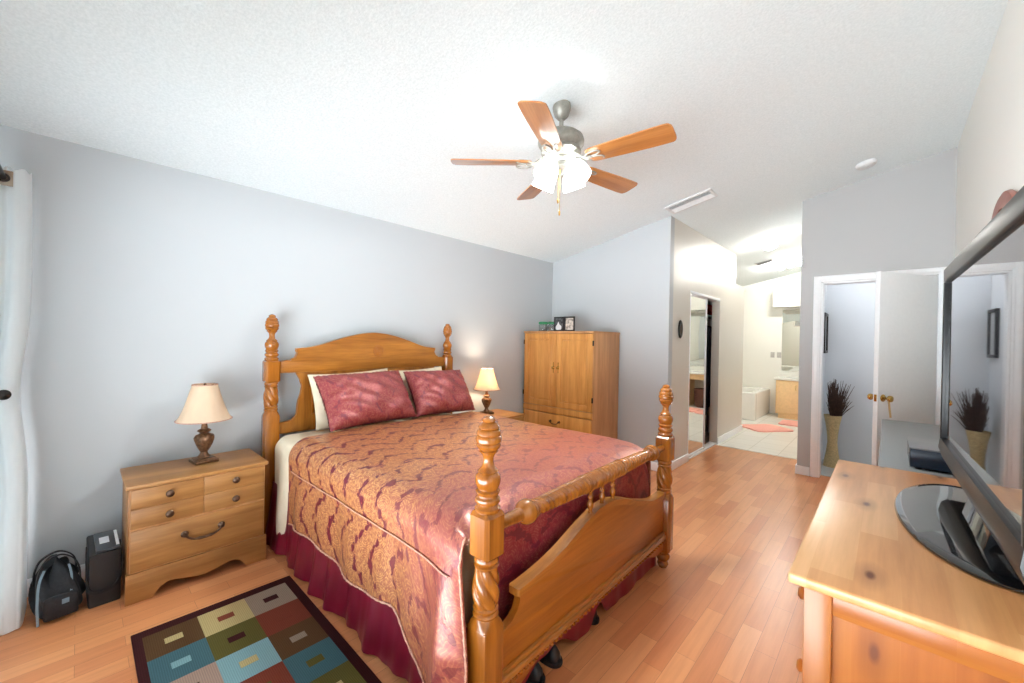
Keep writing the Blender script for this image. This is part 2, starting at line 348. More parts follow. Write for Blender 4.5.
# ------------------------------------------------------------------ mesh builder
class MB:
    def __init__(s): s.bm = bmesh.new(); s.mi = 0
    def done(s, fs):
        for f in fs: f.material_index = s.mi
        return s
    def face(s, vs, acc): acc.append(s.bm.faces.new(vs))
    def box(s, x0, x1, y0, y1, z0, z1, bev=0.0, seg=2, mat=None):
        ps = [Vector(p) for p in ((x0, y0, z0), (x1, y0, z0), (x1, y1, z0), (x0, y1, z0), (x0, y0, z1), (x1, y0, z1), (x1, y1, z1), (x0, y1, z1))]
        if mat is not None: ps = [mat @ p for p in ps]
        vs = [s.bm.verts.new(p) for p in ps]
        fs = [s.bm.faces.new([vs[i] for i in q]) for q in ((3, 2, 1, 0), (4, 5, 6, 7), (0, 1, 5, 4), (1, 2, 6, 5), (2, 3, 7, 6), (3, 0, 4, 7))]
        if bev > 0:
            es = list({e for f in fs for e in f.edges})
            for f in fs: f.material_index = s.mi
            r = bmesh.ops.bevel(s.bm, geom=es, offset=bev, segments=seg, affect='EDGES', profile=0.5)
            fs = [f for f in fs if f.is_valid] + list(r['faces'])
        return s.done(fs)
    def lathe(s, prof, seg=24, mat=None, rad=None):
        """prof: list of (r, z); rad(theta, i, r, z) can modulate r"""
        fs = []; rings = []
        for i, (r, z) in enumerate(prof):
            if r < 1e-6: rings.append([s.bm.verts.new((0, 0, z))]); continue
            rings.append([s.bm.verts.new(((rad(2 * pi * k / seg, i, r, z) if rad else r) * cos(2 * pi * k / seg), (rad(2 * pi * k / seg, i, r, z) if rad else r) * sin(2 * pi * k / seg), z)) for k in range(seg)])
        for A, B in zip(rings, rings[1:]):
            for k in range(seg):
                k2 = (k + 1) % seg
                if len(A) == 1 and len(B) == 1: continue
                if len(A) == 1: s.face((A[0], B[k2], B[k]), fs)
                elif len(B) == 1: s.face((A[k], A[k2], B[0]), fs)
                else: s.face((A[k], A[k2], B[k2], B[k]), fs)
        if len(rings[0]) > 1: s.face(list(reversed(rings[0])), fs)
        if len(rings[-1]) > 1: s.face(rings[-1], fs)
        if mat is not None:
            for rg in rings:
                for v in rg: v.co = mat @ v.co
        return s.done(fs)
    def shell(s, prof, th, seg=32, mat=None, rad=None):
        """open lathe shell with thickness"""
        outer = list(prof); inner = [(max(r - th, 1e-4), z) for r, z in reversed(prof)]
        fs = []; rings = []
        for r, z in outer + inner:
            rings.append([s.bm.verts.new(((rad(2 * pi * k / seg, r, z) if rad else r) * cos(2 * pi * k / seg), (rad(2 * pi * k / seg, r, z) if rad else r) * sin(2 * pi * k / seg), z)) for k in range(seg)])
        for A, B in zip(rings, rings[1:] + rings[:1]):
            for k in range(seg): s.face((A[k], A[(k + 1) % seg], B[(k + 1) % seg], B[k]), fs)
        if mat is not None:
            for rg in rings:
                for v in rg: v.co = mat @ v.co
        return s.done(fs)
    def prism(s, pts, f, d0, d1, bev=0.0, seg=2):
        """closed outline pts (a,b) extruded from d0 to d1; f(a,b,d)->xyz"""
        A = [s.bm.verts.new(f(a, b, d0)) for a, b in pts]; B = [s.bm.verts.new(f(a, b, d1)) for a, b in pts]
        n = len(pts); fs = []
        fa = s.bm.faces.new(list(reversed(A))); fb = s.bm.faces.new(B); fs += [fa, fb]
        for k in range(n): s.face((A[k], A[(k + 1) % n], B[(k + 1) % n], B[k]), fs)
        if bev > 0:
            for q in fs: q.material_index = s.mi
            r = bmesh.ops.bevel(s.bm, geom=list(set(fa.edges) | set(fb.edges)), offset=bev, segments=seg, affect='EDGES', profile=0.5)
            fs = [q for q in fs if q.is_valid] + list(r['faces'])
        return s.done(fs)
    def tube(s, path, r, seg=8, closed=False):
        fs = []; P = [Vector(p) for p in path]; n = len(P); rings = []
        up = None
        for i, p in enumerate(P):
            if closed: t = (P[(i + 1) % n] - P[i - 1])
            else: t = (P[min(i + 1, n - 1)] - P[max(i - 1, 0)])
            t = t.normalized() if t.length > 1e-9 else Vector((0, 0, 1))
            if up is None: up = Vector((0, 0, 1)) if abs(t.z) < 0.9 else Vector((1, 0, 0))
            u = (up - t * up.dot(t))
            u = u.normalized() if u.length > 1e-6 else t.orthogonal().normalized()
            w = t.cross(u); up = u
            rr = r[i] if isinstance(r, (list, tuple)) else r
            rings.append([s.bm.verts.new(p + (u * cos(2 * pi * k / seg) + w * sin(2 * pi * k / seg)) * rr) for k in range(seg)])
        pairs = list(zip(rings, rings[1:])) + ([(rings[-1], rings[0])] if closed else [])
        for A, B in pairs:
            for k in range(seg): s.face((A[k], A[(k + 1) % seg], B[(k + 1) % seg], B[k]), fs)
        if not closed:
            s.face(list(reversed(rings[0])), fs); s.face(rings[-1], fs)
        return s.done(fs)
    def strip(s, path, w, th, wdir):
        """flat strap along path, width w along wdir(i), thickness th"""
        fs = []; P = [Vector(p) for p in path]; n = len(P); rings = []
        for i, p in enumerate(P):
            t = (P[min(i + 1, n - 1)] - P[max(i - 1, 0)]).normalized(); wd = Vector(wdir)
            wd = (wd - t * wd.dot(t)).normalized(); nn = t.cross(wd)
            rings.append([s.bm.verts.new(p + wd * a * w / 2 + nn * b * th / 2) for a, b in ((-1, -1), (1, -1), (1, 1), (-1, 1))])
        for A, B in zip(rings, rings[1:]):
            for k in range(4): s.face((A[k], A[(k + 1) % 4], B[(k + 1) % 4], B[k]), fs)
        s.face(list(reversed(rings[0])), fs); s.face(rings[-1], fs); return s.done(fs)
    def grid(s, nu, nv, f, uvf=None, close_v=False):
        fs = []
        V = [[s.bm.verts.new(f(i / (nu - 1), j / (nv - 1))) for j in range(nv)] for i in range(nu)]
        lay = s.bm.loops.layers.uv.verify() if uvf else None
        for i in range(nu - 1):
            for j in range(nv - 1):
                s.face((V[i][j], V[i + 1][j], V[i + 1][j + 1], V[i][j + 1]), fs); fc = fs[-1]
                if uvf:
                    for lp, (a, b) in zip(fc.loops, ((i, j), (i + 1, j), (i + 1, j + 1), (i, j + 1))):
                        lp[lay].uv = uvf(a / (nu - 1), b / (nv - 1))
        return s.done(fs)
    def solidify(s, th):
        bmesh.ops.recalc_face_normals(s.bm, faces=list(s.bm.faces))
        bmesh.ops.solidify(s.bm, geom=list(s.bm.faces), thickness=th); return s
    def build(s, name, mats, parent=None, angle=40, recalc=True):
        if recalc: bmesh.ops.recalc_face_normals(s.bm, faces=list(s.bm.faces))
        me = bpy.data.meshes.new(name); s.bm.to_mesh(me); s.bm.free()
        for m in (mats if isinstance(mats, (list, tuple)) else [mats]): me.materials.append(m)
        for p in me.polygons: p.use_smooth = True
        me.set_sharp_from_angle(angle=radians(angle))
        o = bpy.data.objects.new(name, me); COL.objects.link(o)
        if parent is not None: o.parent = parent
        return o

def T(x=0, y=0, z=0): return Matrix.Translation((x, y, z))
def RX(a): return Matrix.Rotation(radians(a), 4, 'X')
def RY(a): return Matrix.Rotation(radians(a), 4, 'Y')
def RZ(a): return Matrix.Rotation(radians(a), 4, 'Z')

def tag(o, label, cat, group=None):
    o['label'] = label; o['category'] = cat
    if group: o['group'] = group
    return o
def thing(name, label, cat, loc=(0, 0, 0), rz=0.0, group=None, ry=0.0):
    o = bpy.data.objects.new(name, None); COL.objects.link(o); o.location = loc
    o.rotation_euler = (0, ry, rz); o.empty_display_size = 0.1
    return tag(o, label, cat, group)
def struct(name, mb, mat, label=None, cat=None, parent=None, angle=40):
    o = mb.build(name, mat, parent, angle)
    if parent is None:
        o['kind'] = 'structure'
        if label: o['label'] = label
        if cat: o['category'] = cat
    return o
def copy_thing(root, loc, rz, label):
    r = root.copy(); COL.objects.link(r); r.location = loc; r.rotation_euler = (root.rotation_euler[0], root.rotation_euler[1], rz); r['label'] = label
    for ch in list(root.children):
        c = ch.copy(); COL.objects.link(c); c.parent = r
        for g in list(ch.children):
            d = g.copy(); COL.objects.link(d); d.parent = c
    return r

def smooth_pts(pts, n=6, closed=False):
    """Catmull-Rom through 2-D or 3-D points"""
    P = [Vector(p) for p in pts]; out = []
    N = len(P)
    for i in range(N if closed else N - 1):
        p0 = P[i - 1] if (closed or i > 0) else P[0]; p1 = P[i]; p2 = P[(i + 1) % N]
        p3 = P[(i + 2) % N] if (closed or i + 2 < N) else P[-1]
        for k in range(n):
            t = k / n
            out.append(0.5 * ((2 * p1) + (p2 - p0) * t + (2 * p0 - 5 * p1 + 4 * p2 - p3) * t * t + (3 * p1 - p0 - 3 * p2 + p3) * t ** 3))
    if not closed: out.append(P[-1])
    return [tuple(p) for p in out]

# ------------------------------------------------------------------ the room
XL, XR, YB, YW, XC, YD, YF = -3.25, 0.42, 4.25, -0.42, -1.70, 5.29, 9.60
def cz(x): return 2.934 + 0.2076 * (x + 0.697)
SLOPE = math.atan(0.2076)
def ywall(y0, y1, rects):
    """wall pieces of constant y: rects of (x0,x1,z0,None or z1); None = up to the sloped ceiling"""
    mb = MB()
    for x0, x1, z0, z1 in rects:
        pts = [(x0, z0), (x1, z0), (x1, cz(x1) + 0.01 if z1 is None else z1), (x0, cz(x0) + 0.01 if z1 is None else z1)]
        mb.prism(pts, lambda a, b, d: (a, d, b), y0, y1)
    return mb
def xwall(x0, x1, rects):
    mb = MB()
    for y0, y1, z0, z1 in rects:
        mb.box(x0, x1, y0, y1, z0, cz(max(x0, x1)) if z1 is None else z1)
    return mb
struct('floor', MB().box(XL - .1, XR + .9, YW - .1, 5.95, -0.1, 0), M['floor'])
struct('floor', MB().box(-3.3, XR + .9, 5.95, YF + .1, -0.1, 0.0), M['tile'])
struct('ceiling', MB().prism([(XL - .15, cz(XL - .15)), (XR + 1.0, cz(XR + 1.0)), (XR + 1.0, cz(XR + 1.0) + .12), (XL - .15, cz(XL - .15) + .12)], lambda a, b, d: (a, d, b), YW - .15, YF + .15), M['ceiling'])
struct('wall_headboard', MB().box(XL - .1, XL, YW - .1, YB + .1, 0, cz(XL) + 0.005), M['wall_blue'])
struct('wall_back', ywall(YB, YB + .1, [(XL, XC, 0, None)]), M['wall_blue'])
DY0, DY1 = 4.88, 5.995       # closet opening in the corridor wall
struct('wall_corridor', xwall(XC - .1, XC, [(YB + .1, DY0, 0, None), (DY0, DY1, 1.99, None), (DY1, 6.75, 0, None), (6.75, 7.25, 0, 2.25)]), M['wall_hall'])
struct('wall_closet', xwall(-2.45, -2.40, [(YB + .1, 7.25, 0, None)]), M['wall_grey'])
struct('wall_closet_end', ywall(6.70, 6.75, [(-2.40, XC - .1, 0, None)]), M['wall_grey'])
struct('wall_door', ywall(YD, YD + .12, [(-0.70, -0.52, 0, None), (-0.52, 0.32, 2.04, None), (0.32, 1.25, 0, None)]), M['wall_grey'])
struct('wall_right', xwall(XR, XR + .1, [(YW - .1, YD, 0, None)]), M['wall_white'])
struct('wall_window', ywall(YW - .1, YW, [(XL, -2.95, 0, None), (-2.95, 0.10, 2.10, None), (0.10, XR, 0, None)]), M['wall_blue'])
struct('wall_hall_side', xwall(-0.70, -0.56, [(YD + .12, 6.30, 0, None)]), M['wall_room'])
struct('wall_small_room', ywall(6.18, 6.30, [(-0.56, 1.25, 0, None)]), M['wall_room'])
struct('wall_small_room_side', xwall(1.15, 1.25, [(YD + .12, 6.18, 0, None)]), M['wall_room'])
struct('wall_bath_far', ywall(YF, YF + .1, [(-3.3, 1.25, 0, None)]), M['wall_bath'])
struct('wall_bath_left', MB().box(-3.4, -3.3, 7.25, YF + .1, 0, cz(-3.3)), M['wall_bath'])
struct('wall_bath_near', ywall(7.25, 7.33, [(-3.3, -2.45, 0, None), (-2.45, XC - .1, 0, 2.25)]), M['wall_bath'])
struct('wall_bath_right', xwall(1.15, 1.25, [(6.30, YF, 0, None)]), M['wall_bath'])
struct('trim_3', MB().box(-2.45, XC, 6.75, 7.33, 2.25, 2.29), M['wall_hall'])       # ledge on the low wall

def baseb(name, x0, x1, y0, y1, mat='trim'):
    struct(name, MB().box(x0, x1, y0, y1, 0, 0.092, 0.004), M[mat])
baseb('baseboard_headboard', XL, XL + .014, YW, YB)
baseb('baseboard_back', XL + .014, XC, YB - .014, YB)
baseb('baseboard_corridor', XC, XC + .014, YB - .014, DY0)
baseb('baseboard_corridor', XC, XC + .014, DY1, 7.25)
baseb('baseboard_door', -0.714, -0.588, YD - .014, YD)
baseb('baseboard_hall', -0.714, -0.70, YD, 6.30)
baseb('baseboard_right', XR - .014, XR, YW, YD)
struct('trim_4', MB().box(-1.70, -0.70, 5.93, 5.97, -0.02, 0.006, 0.003), M['tile'])   # threshold between laminate and tile

# patio door, behind the camera
w = MB()
for x0, x1 in ((-2.95, -2.89), (-1.46, -1.40), (0.04, 0.10)): w.box(x0, x1, YW - .08, YW - .02, 0.0, 2.10, 0.004)
for z0, z1 in ((0.0, 0.06), (2.04, 2.10)): w.box(-2.89, 0.04, YW - .08, YW - .02, z0, z1, 0.004)
win = struct('window_1', w, M['trim'])
gl = NT('window_glass'); gl.set(Roughness=0.0, IOR=1.05); gl.b.inputs['Transmission Weight'].default_value = 1.0
gl_t = gl.n('ShaderNodeBsdfTransparent'); gl.l(gl_t.outputs[0], gl.t.nodes['Material Output'].inputs[0])
MB().box(-2.89, -1.46, YW - .055, YW - .047, .06, 2.04).build('pane', gl.m, win)
MB().box(-1.40, 0.04, YW - .055, YW - .047, .06, 2.04).build('pane', gl.m, win)

# door casing, jambs and the open door
c = MB()
def casing_profile(mb, x0, x1, z0, z1, inner):
    mb.box(x0, x1, YD - .016, YD, z0, z1, 0.004)
c.box(-0.586, -0.522, YD - .016, YD, 0, 2.108, .005); c.box(-0.574, -0.540, YD - .024, YD - .014, 0, 2.096, .004)
c.box(0.322, 0.386, YD - .016, YD, 0, 2.108, .005); c.box(0.340, 0.374, YD - .024, YD - .014, 0, 2.096, .004)
c.box(-0.522, 0.322, YD - .016, YD, 2.044, 2.108, .005); c.box(-0.540, 0.340, YD - .024, YD - .014, 2.062, 2.096, .004)
struct('trim_1', c, M['trim'])
j = MB(); j.box(-0.522, -0.505, YD - .004, YD + .124, 0, 2.04, .002); j.box(0.305, 0.322, YD - .004, YD + .124, 0, 2.04, .002)
j.box(-0.505, 0.305, YD - .004, YD + .124, 2.025, 2.042, .002)
struct('trim_2', j, M['trim'])
HX, HY = 0.318, 5.262
ang = atan2(4.625 - HY, -0.055 - HX)
door = struct('door_1', MB().box(0.0, 0.745, -0.036, 0.0, 0.012, 2.022, .002), M['door_paint'])
door.location = (HX, HY, 0); door.rotation_euler = (0, 0, ang)
def knob(mb, x, y, z, s):
    prof = [(0, 0), (.030, 0), (.031, .004), (.026, .009), (.012, .012), (.010, .030), (.014, .036), (.025, .044), (.028, .056), (.024, .066), (.012, .071), (0, .072)]
    mb.lathe(prof, 20, T(x, y, z) @ RX(90 * s))
kb = MB(); knob(kb, 0.685, -0.036, 0.945, 1); kb.build('handle', M['brass'], door)
kb = MB(); knob(kb, 0.685, 0.0, 0.945, -1); kb.build('handle', M['brass'], door)
MB().box(0.7445, 0.747, -0.028, -0.008, 0.915, 0.975, .0008).build('latch_plate', M['brass'], door)
for z in (0.22, 1.02, 1.80):
    h = MB(); h.lathe([(0, 0), (.006, 0), (.006, .09), (0, .09)], 12, T(-.004, -0.042, z)); h.box(-.002, .03, -.0385, -.036, z, z + .09)
    h.build('hinge', M['hinge_white'], door)
rb = MB()
dm = Matrix.Translation((HX, HY, 0)) @ Matrix.Rotation(ang, 4, 'Z')
pth = [dm @ Vector((0.700, 0.052 + .002 * k, 0.935 - .018 * k)) for k in range(9)]
rb.strip(pth, 0.022, 0.003, dm.to_3x3() @ Vector((1, 0, 0)))
rb.tube([dm @ Vector((0.685 + .016 * cos(a), 0.040, 0.945 + .016 * sin(a))) for a in [2 * pi * k / 16 for k in range(16)]], .003, 6, True)
tag(rb.build('ribbon', M['ribbon']), 'short tan ribbon hanging from the brass knob of the open white door', 'ribbon')

# mirrored closet door
d2 = MB()
d2.box(XC - .045, XC - .015, DY0 + .005, DY0 + .025, 0.025, 1.965, .003); d2.box(XC - .045, XC - .015, 5.50, 5.525, 0.025, 1.965, .003)
d2.box(XC - .045, XC - .015, DY0 + .025, 5.50, 0.025, 0.05, .003); d2.box(XC - .045, XC - .015, DY0 + .025, 5.50, 1.945, 1.965, .003)
d2 = struct('door_2', d2, M['trim'])
MB().box(XC - .040, XC - .024, DY0 + .025, 5.50, 0.05, 1.945).build('mirror', M['mirror'], d2)
d3 = MB(); d3.box(XC - .09, XC - .06, DY0 + .005, 5.46, 0.025, 1.965, .003)
struct('door_3', d3, M['trim'])
tr = MB(); tr.box(XC - .1, XC - .002, DY0, DY1, 0, 0.02, .003); tr.box(XC - .1, XC + .004, DY0 - .02, DY1, 1.965, 2.0, .004); tr.box(XC - .05, XC + .004, DY0 - .02, DY0 + .003, 0, 1.97, .003)
struct('trim_5', tr, M['trim'])

# ------------------------------------------------------------------ the bed (local frame: x head->foot, y across)
BL = (-3.12, 1.672, 0.0); BR = 0.0154; LEN = 2.135; HS = 0.766
bed = thing('bed', 'honey oak four poster bed with turned posts and arched headboard', 'bed', BL, BR)

def post(mb_name, x, y, zb, zlow, ztop_extra, foot):
    """zb = bottom of the chamfered block"""
    mb = MB(); R = 0.86
    # lower square
    h = 0.045
    z1 = zb - 0.205
    mb.box(-h, h, -h, h, zlow, z1 - .02, 0.006, 2, T(x, y, 0))
    # lamb tongue transition, square to round
    n0 = 4
    segs = 32
    def sq(a):
        c = max(abs(cos(a)), abs(sin(a))); return 1 / c
    def rad_t(a, i, r, z):
        return min(r * sq(a), r * 1.30) if i < 2 else r
    mb.lathe([(h - .001, z1 - .022), (h - .004, z1 - .008), (.040, z1 + .004), (.036, z1 + .012)], segs, T(x, y, 0), rad_t)
    # rings and rope twist
    mb.lathe([(.036, z1 + .006), (.042, z1 + .012), (.044, z1 + .018), (.041, z1 + .024), (.037, z1 + .027), (.042, z1 + .033), (.043, z1 + .038), (.037, z1 + .045)], 24, T(x, y, 0))
    L = zb - (z1 + .04) - .03
    prof = []
    N = 60
    for k in range(N + 1):
        t = k / N
        r = .0355 + .0085 * sin(pi * min(1, t * 1.05) ** 0.8)
        prof.append((r, z1 + .040 + t * L))
    def tw(a, i, r, z):
        q = 1 - abs(sin(2.5 * a + 42 * z))
        return r * (1.07 - 0.24 * q ** 1.6)
    mb.lathe(prof, 70, T(x, y, 0), tw)
    mb.lathe([(.034, zb - .036), (.041, zb - .030), (.042, zb - .025), (.036, zb - .020), (.041, zb - .014), (.042, zb - .008), (.038, zb + .002)], 24, T(x, y, 0))
    # chamfered block
    b0 = len(mb.bm.verts)
    mb.box(-.046, .046, -.046, .046, zb, zb + .155, 0.012, 1, T(x, y, 0))
    zt = zb + .153
    up = [(.040, 0), (.043, .006), (.044, .013), (.036, .020), (.034, .024), (.041, .030), (.0435, .037), (.042, .044), (.035, .050), (.034, .055), (.039, .060), (.0415, .068), (.034, .074),
          (.037, .080), (.0425, .095), (.0435, .108), (.041, .120), (.032, .130), (.036, .134), (.030, .140), (.021, .150), (.0175, .166), (.018, .178), (.023, .190), (.031, .197), (.034, .201),
          (.030, .204), (.037, .210), (.042, .219), (.041, .224), (.0375, .228), (.0425, .232), (.0440, .241), (.0425, .249), (.0385, .253), (.0415, .257), (.0405, .266), (.037, .272), (.033, .275), (.036, .279), (.034, .286), (.027, .293),
          (.020, .297), (.023, .301), (.020, .309), (.011, .315), (0, .317)]
    mb.lathe([(r, zt + z) for r, z in up], 32, T(x, y, 0))
    if foot:
        mb.lathe([(0, 0), (.022, 0), (.028, .010), (.033, .022), (.030, .034), (.024, .042), (.034, .050), (.040, .062), (.041, .074), (.034, .086), (.038, .094), (.043, .102), (.040, .112)], 28, T(x, y, 0))
    o = mb.build(mb_name, M['oak_turned'], bed, 35)
    return o
for y in (-HS, HS):
    post('bed_post', LEN, y, 0.655, 0.105, 0, True)
    post('bed_post', 0.0, y, 1.057, 0.0, 0, False)

# headboard
def mirror_outline(half): return half + [(-a, b) for a, b in reversed(half) if abs(a) > 1e-6]
arch = smooth_pts([(-0.614, 1.292), (-0.52, 1.300), (-0.44, 1.318), (-0.277, 1.370), (-0.13, 1.406), (0.0, 1.420)], 6)
half = [(-0.735, 1.118), (-0.735, 1.200), (-0.66, 1.203)] + smooth_pts([(-0.66, 1.203), (-0.628, 1.215), (-0.606, 1.247), (-0.603, 1.270), (-0.614, 1.290)], 4)[1:] + arch[1:]
outl = mirror_outline(half)
hb = MB().prism(outl, lambda a, b, d: (d, a, b), -0.017, 0.017, 0.006)
headb = hb.build('headboard', M['oak_y'], bed)
side = [(-0.735, 0.692), (-0.735, 0.772)] + smooth_pts([(-0.735, 0.772), (-0.66, 0.775), (-0.612, 0.795), (-0.598, 0.84), (-0.592, 0.91), (-0.573, 0.975), (-0.570, 1.04), (-0.592, 1.085), (-0.61, 1.12)], 4)[1:]
side = side + [(-0.50, 1.12), (-0.50, 0.692)]
st = MB(); st.prism(side, lambda a, b, d: (d, a, b), -0.015, 0.013, 0.004)
st.prism([(-a, b) for a, b in reversed(side)], lambda a, b, d: (d, a, b), -0.015, 0.013, 0.004)
st.box(-.013, .012, -.51, .51, 0.692, 0.80); st.box(-.013, .012, -.03, .03, 0.79, 1.12, .003); st.box(-.013, .012, -.51, .51, 1.07, 1.122)
st.build('headboard_frame', M['oak_z'], headb)
for s in (-1, 1):
    p = MB(); y0, y1 = sorted((s * .03, s * .50))
    p.box(-.010, .004, y0, y1, .80, 1.07)
    p.box(-.005, .016, y0 + .025, y1 - .025, .825, 1.045, .010, 1)
    for (a0, a1, b0, b1) in ((y0, y1, .80, .812), (y0, y1, 1.058, 1.07), (y0, y0 + .012, .812, 1.058), (y1 - .012, y1, .812, 1.058)): p.box(.0, .018, a0, a1, b0, b1, .003)
    p.build('raised_panel', M['oak_panel'], headb)
rs = MB()
for k in range(3):
    r = .016 + .013 * k
    rs.tube([(0.020, .027 + r * cos(a), 1.268 + 1.1 * r * sin(a)) for a in [2 * pi * q / 24 for q in range(24)]], .004 if k != 1 else .0055, 6, True)
for q in range(8):
    a = 2 * pi * q / 8
    rs.tube([(0.019, .027 + r * cos(a + .25 * r / .04), 1.268 + r * sin(a + .25 * r / .04)) for r in (.006, .018, .030, .044)], [.003, .005, .004, .002], 6)
rs.build('carved_rosette', M['oak_panel'], headb)
cd = MB()
for k in range(5):
    a = radians(-60 + 30 * k)
    cd.tube([(.014, .004 * sin(a), 1.03), (.019, .022 * sin(a), 1.03 + .022 * cos(a)), (.014, .034 * sin(a), 1.03 + .042 * cos(a))], [.004, .007, .003], 6)
cd.tube([(.014, 0, 1.035), (.018, 0, 1.00), (.013, 0, .965)], [.008, .006, .002], 6)
cd.build('carved_drop', M['oak_panel'], headb)
lo = MB(); lo.box(-.012, .012, -HS + .03, HS - .03, 0.49, 0.595, .004); lo.build('lower_rail', M['oak_y'], headb)

# footboard
ft = smooth_pts([(-0.627, 0.480), (-0.56, 0.484), (-0.46, 0.497), (-0.342, 0.523), (-0.206, 0.566), (-0.09, 0.596), (0.0, 0.606), (0.09, 0.600), (0.206, 0.572), (0.342, 0.525), (0.46, 0.490), (0.56, 0.466), (0.66, 0.462), (0.725, 0.466)], 5)
body = [(-0.727, 0.21), (-0.727, 0.368)] + smooth_pts([(-0.727, 0.368), (-0.67, 0.374), (-0.628, 0.395), (-0.607, 0.430), (-0.607, 0.462), (-0.627, 0.478)], 4)[1:] + ft[1:-1] + [(0.725, 0.466), (0.725, 0.21)]
fb = MB().prism(body, lambda a, b, d: (LEN + d, a, b), -0.014, 0.014, 0.003)
footb = fb.build('footboard', M['oak_panel'], bed)
cap = MB()
capo = [(a, b + .008) for a, b in ft] + [(a, b - .020) for a, b in reversed(ft)]
cap.prism(capo, lambda a, b, d: (LEN + d, a, b), -0.026, 0.026, 0.009, 3)
cap.build('top_moulding', M['oak_y'], footb)
mo = MB(); mo.box(LEN - .024, LEN + .026, -.727, .727, .216, .236, .006); mo.box(LEN - .02, LEN + .036, -.727, .727, .196, .220, .008, 3)
mo.build('bottom_moulding', M['oak_y'], footb)
ap_pts = [(-0.727, .205), (-0.727, .125)] + smooth_pts([(-0.727, .125), (-0.60, .128), (-0.54, .150), (-0.48, .166), (-0.40, .170), (0.0, .172), (0.40, .170), (0.48, .166), (0.54, .150), (0.60, .128), (0.727, .125)], 3)[1:] + [(0.727, .205)]
ap = MB().prism(ap_pts, lambda a, b, d: (LEN + d, a, b), -0.012, 0.018, 0.002)
ap.build('apron', M['oak_panel'], footb)
rope = MB()
for k in range(46):
    y = -0.70 + k * 1.40 / 45
    rope.lathe([(0, -.015), (.007, -.010), (.0095, 0), (.007, .010), (0, .015)], 8, T(LEN + .023, y, .183) @ RX(58))
rope.build('rope_carving', M['oak_turned'], footb)

# turned foot rail
fr = MB()
RM = T(LEN, 0, 0.742) @ RX(-90)          # lathe axis z -> +y
ends = [(.0, -.735), (.020, -.735), (.022, -.66), (.025, -.60), (.030, -.595), (.040, -.585), (.045, -.570), (.046, -.555), (.042, -.545), (.034, -.540), (.038, -.534), (.037, -.525), (.030, -.520)]
fr.lathe(ends, 28, RM)
fr.lathe([(r, -z) for r, z in reversed(ends)], 28, RM)
for sgn in (-1, 1):
    prof = []
    N = 120
    for k in range(N + 1):
        t = k / N; z = -.522 + t * .345
        prof.append((.0285 + .0085 * t ** .8, z))
    if sgn > 0: prof = [(r, -z) for r, z in reversed(prof)]
    fr.lathe(prof, 48, RM, lambda a, i, r, z, s=sgn: r * (1.06 - .30 * (1 - abs(sin(1.5 * a + s * 112 * z))) ** 1.6))
mid = [(.036, -.180), (.042, -.172), (.042, -.164)]
for k in range(11):
    z = -.150 + k * .030
    mid += [(.031, z - .0145), (.0395, z - .006), (.0405, z), (.0395, z + .006), (.031, z + .0145)]
mid += [(.042, .170), (.042, .178), (.036, .186)]
fr.lathe(mid, 32, RM)
rail = fr.build('foot_rail', M['oak_turned'], bed, 35)
for y, zb_ in ((-.105, .592), (.0, .606), (.105, .598)):
    sp = MB(); H = .712 - zb_
    prof = [(.006, 0), (.011, .08), (.008, .14), (.012, .24), (.015, .36), (.012, .48), (.007, .56), (.013, .62), (.013, .68), (.008, .74), (.010, .84), (.012, .92), (.007, 1)]
    sp.lathe([(r, zb_ + t * H) for r, t in prof], 16, T(LEN, y, 0)); sp.build('spindle', M['oak_turned'], bed)
for s in (-1, 1):
    r_ = MB(); r_.box(.04, LEN - .04, s * .739 - .007, s * .739 + .007, .16, .28, .004); r_.build('side_rail', M['oak_y'], bed)
sl = MB()
for k in range(9): sl.box(.15 + k * .225, .24 + k * .225, -.724, .724, .20, .219, .002)
sl.build('slats', M['oak_y'], bed)

# mattress, bedding -----------------------------------------------------------
def place(o): o.location = BL; o.rotation_euler = (0, 0, BR); return o
mt = MB().box(.05, 2.02, -.726, .726, .221, .685, .05, 4)
place(tag(mt.build('mattress', M['mattress']), 'cream mattress on the oak bed, bare at the headboard corner', 'mattress'))

def nz(x, y, s=1.0):
    return (sin(3.1 * x * s + 1.7 * y * s) + sin(5.3 * y * s - 2.1 * x * s + 1.0) + sin(8.7 * x * s + 6.1 * y * s + 2.0) * .5) / 2.5
def section(q, W, ztop, rnd):
    """arc-length q across the bed from the centre line -> (y, z): flat top, rounded edge, vertical drop"""
    s = 1 if q >= 0 else -1; a = abs(q); flat = W - rnd; arc = rnd * pi / 2
    if a <= flat: return s * a, ztop
    if a <= flat + arc:
        t = (a - flat) / rnd; return s * (flat + rnd * sin(t)), ztop - rnd * (1 - cos(t))
    return s * W, ztop - rnd - (a - flat - arc)
# cream blanket folded at the head
def blanket():
    W, ZT, RN = .768, .700, .09; drop = .50; Q = W - RN + RN * pi / 2 + drop
    def f(u, v):
        q = -Q + v * (Q + .62); y, z = section(q, W, ZT, RN)
        hang = max(0, ZT - RN - z)
        x0, x1 = .10 + hang * .12, .50 + hang * .1
        x = x0 + u * (x1 - x0)
        y -= (0.020 * sin(20 * x + 2) + .03) * min(1, hang * 2.6) * 0.8 * max(0.0, min(1.0, (.43 - x) / .08))
        return (x, y, z + .004 * nz(x * 4, q * 4))
    mb = MB().grid(26, 70, f); mb.solidify(0.010)
    return place(tag(mb.build('blanket', M['cream_cloth'], None, 60), 'cream blanket draped over the headboard end of the mattress', 'blanket'))
blanket()

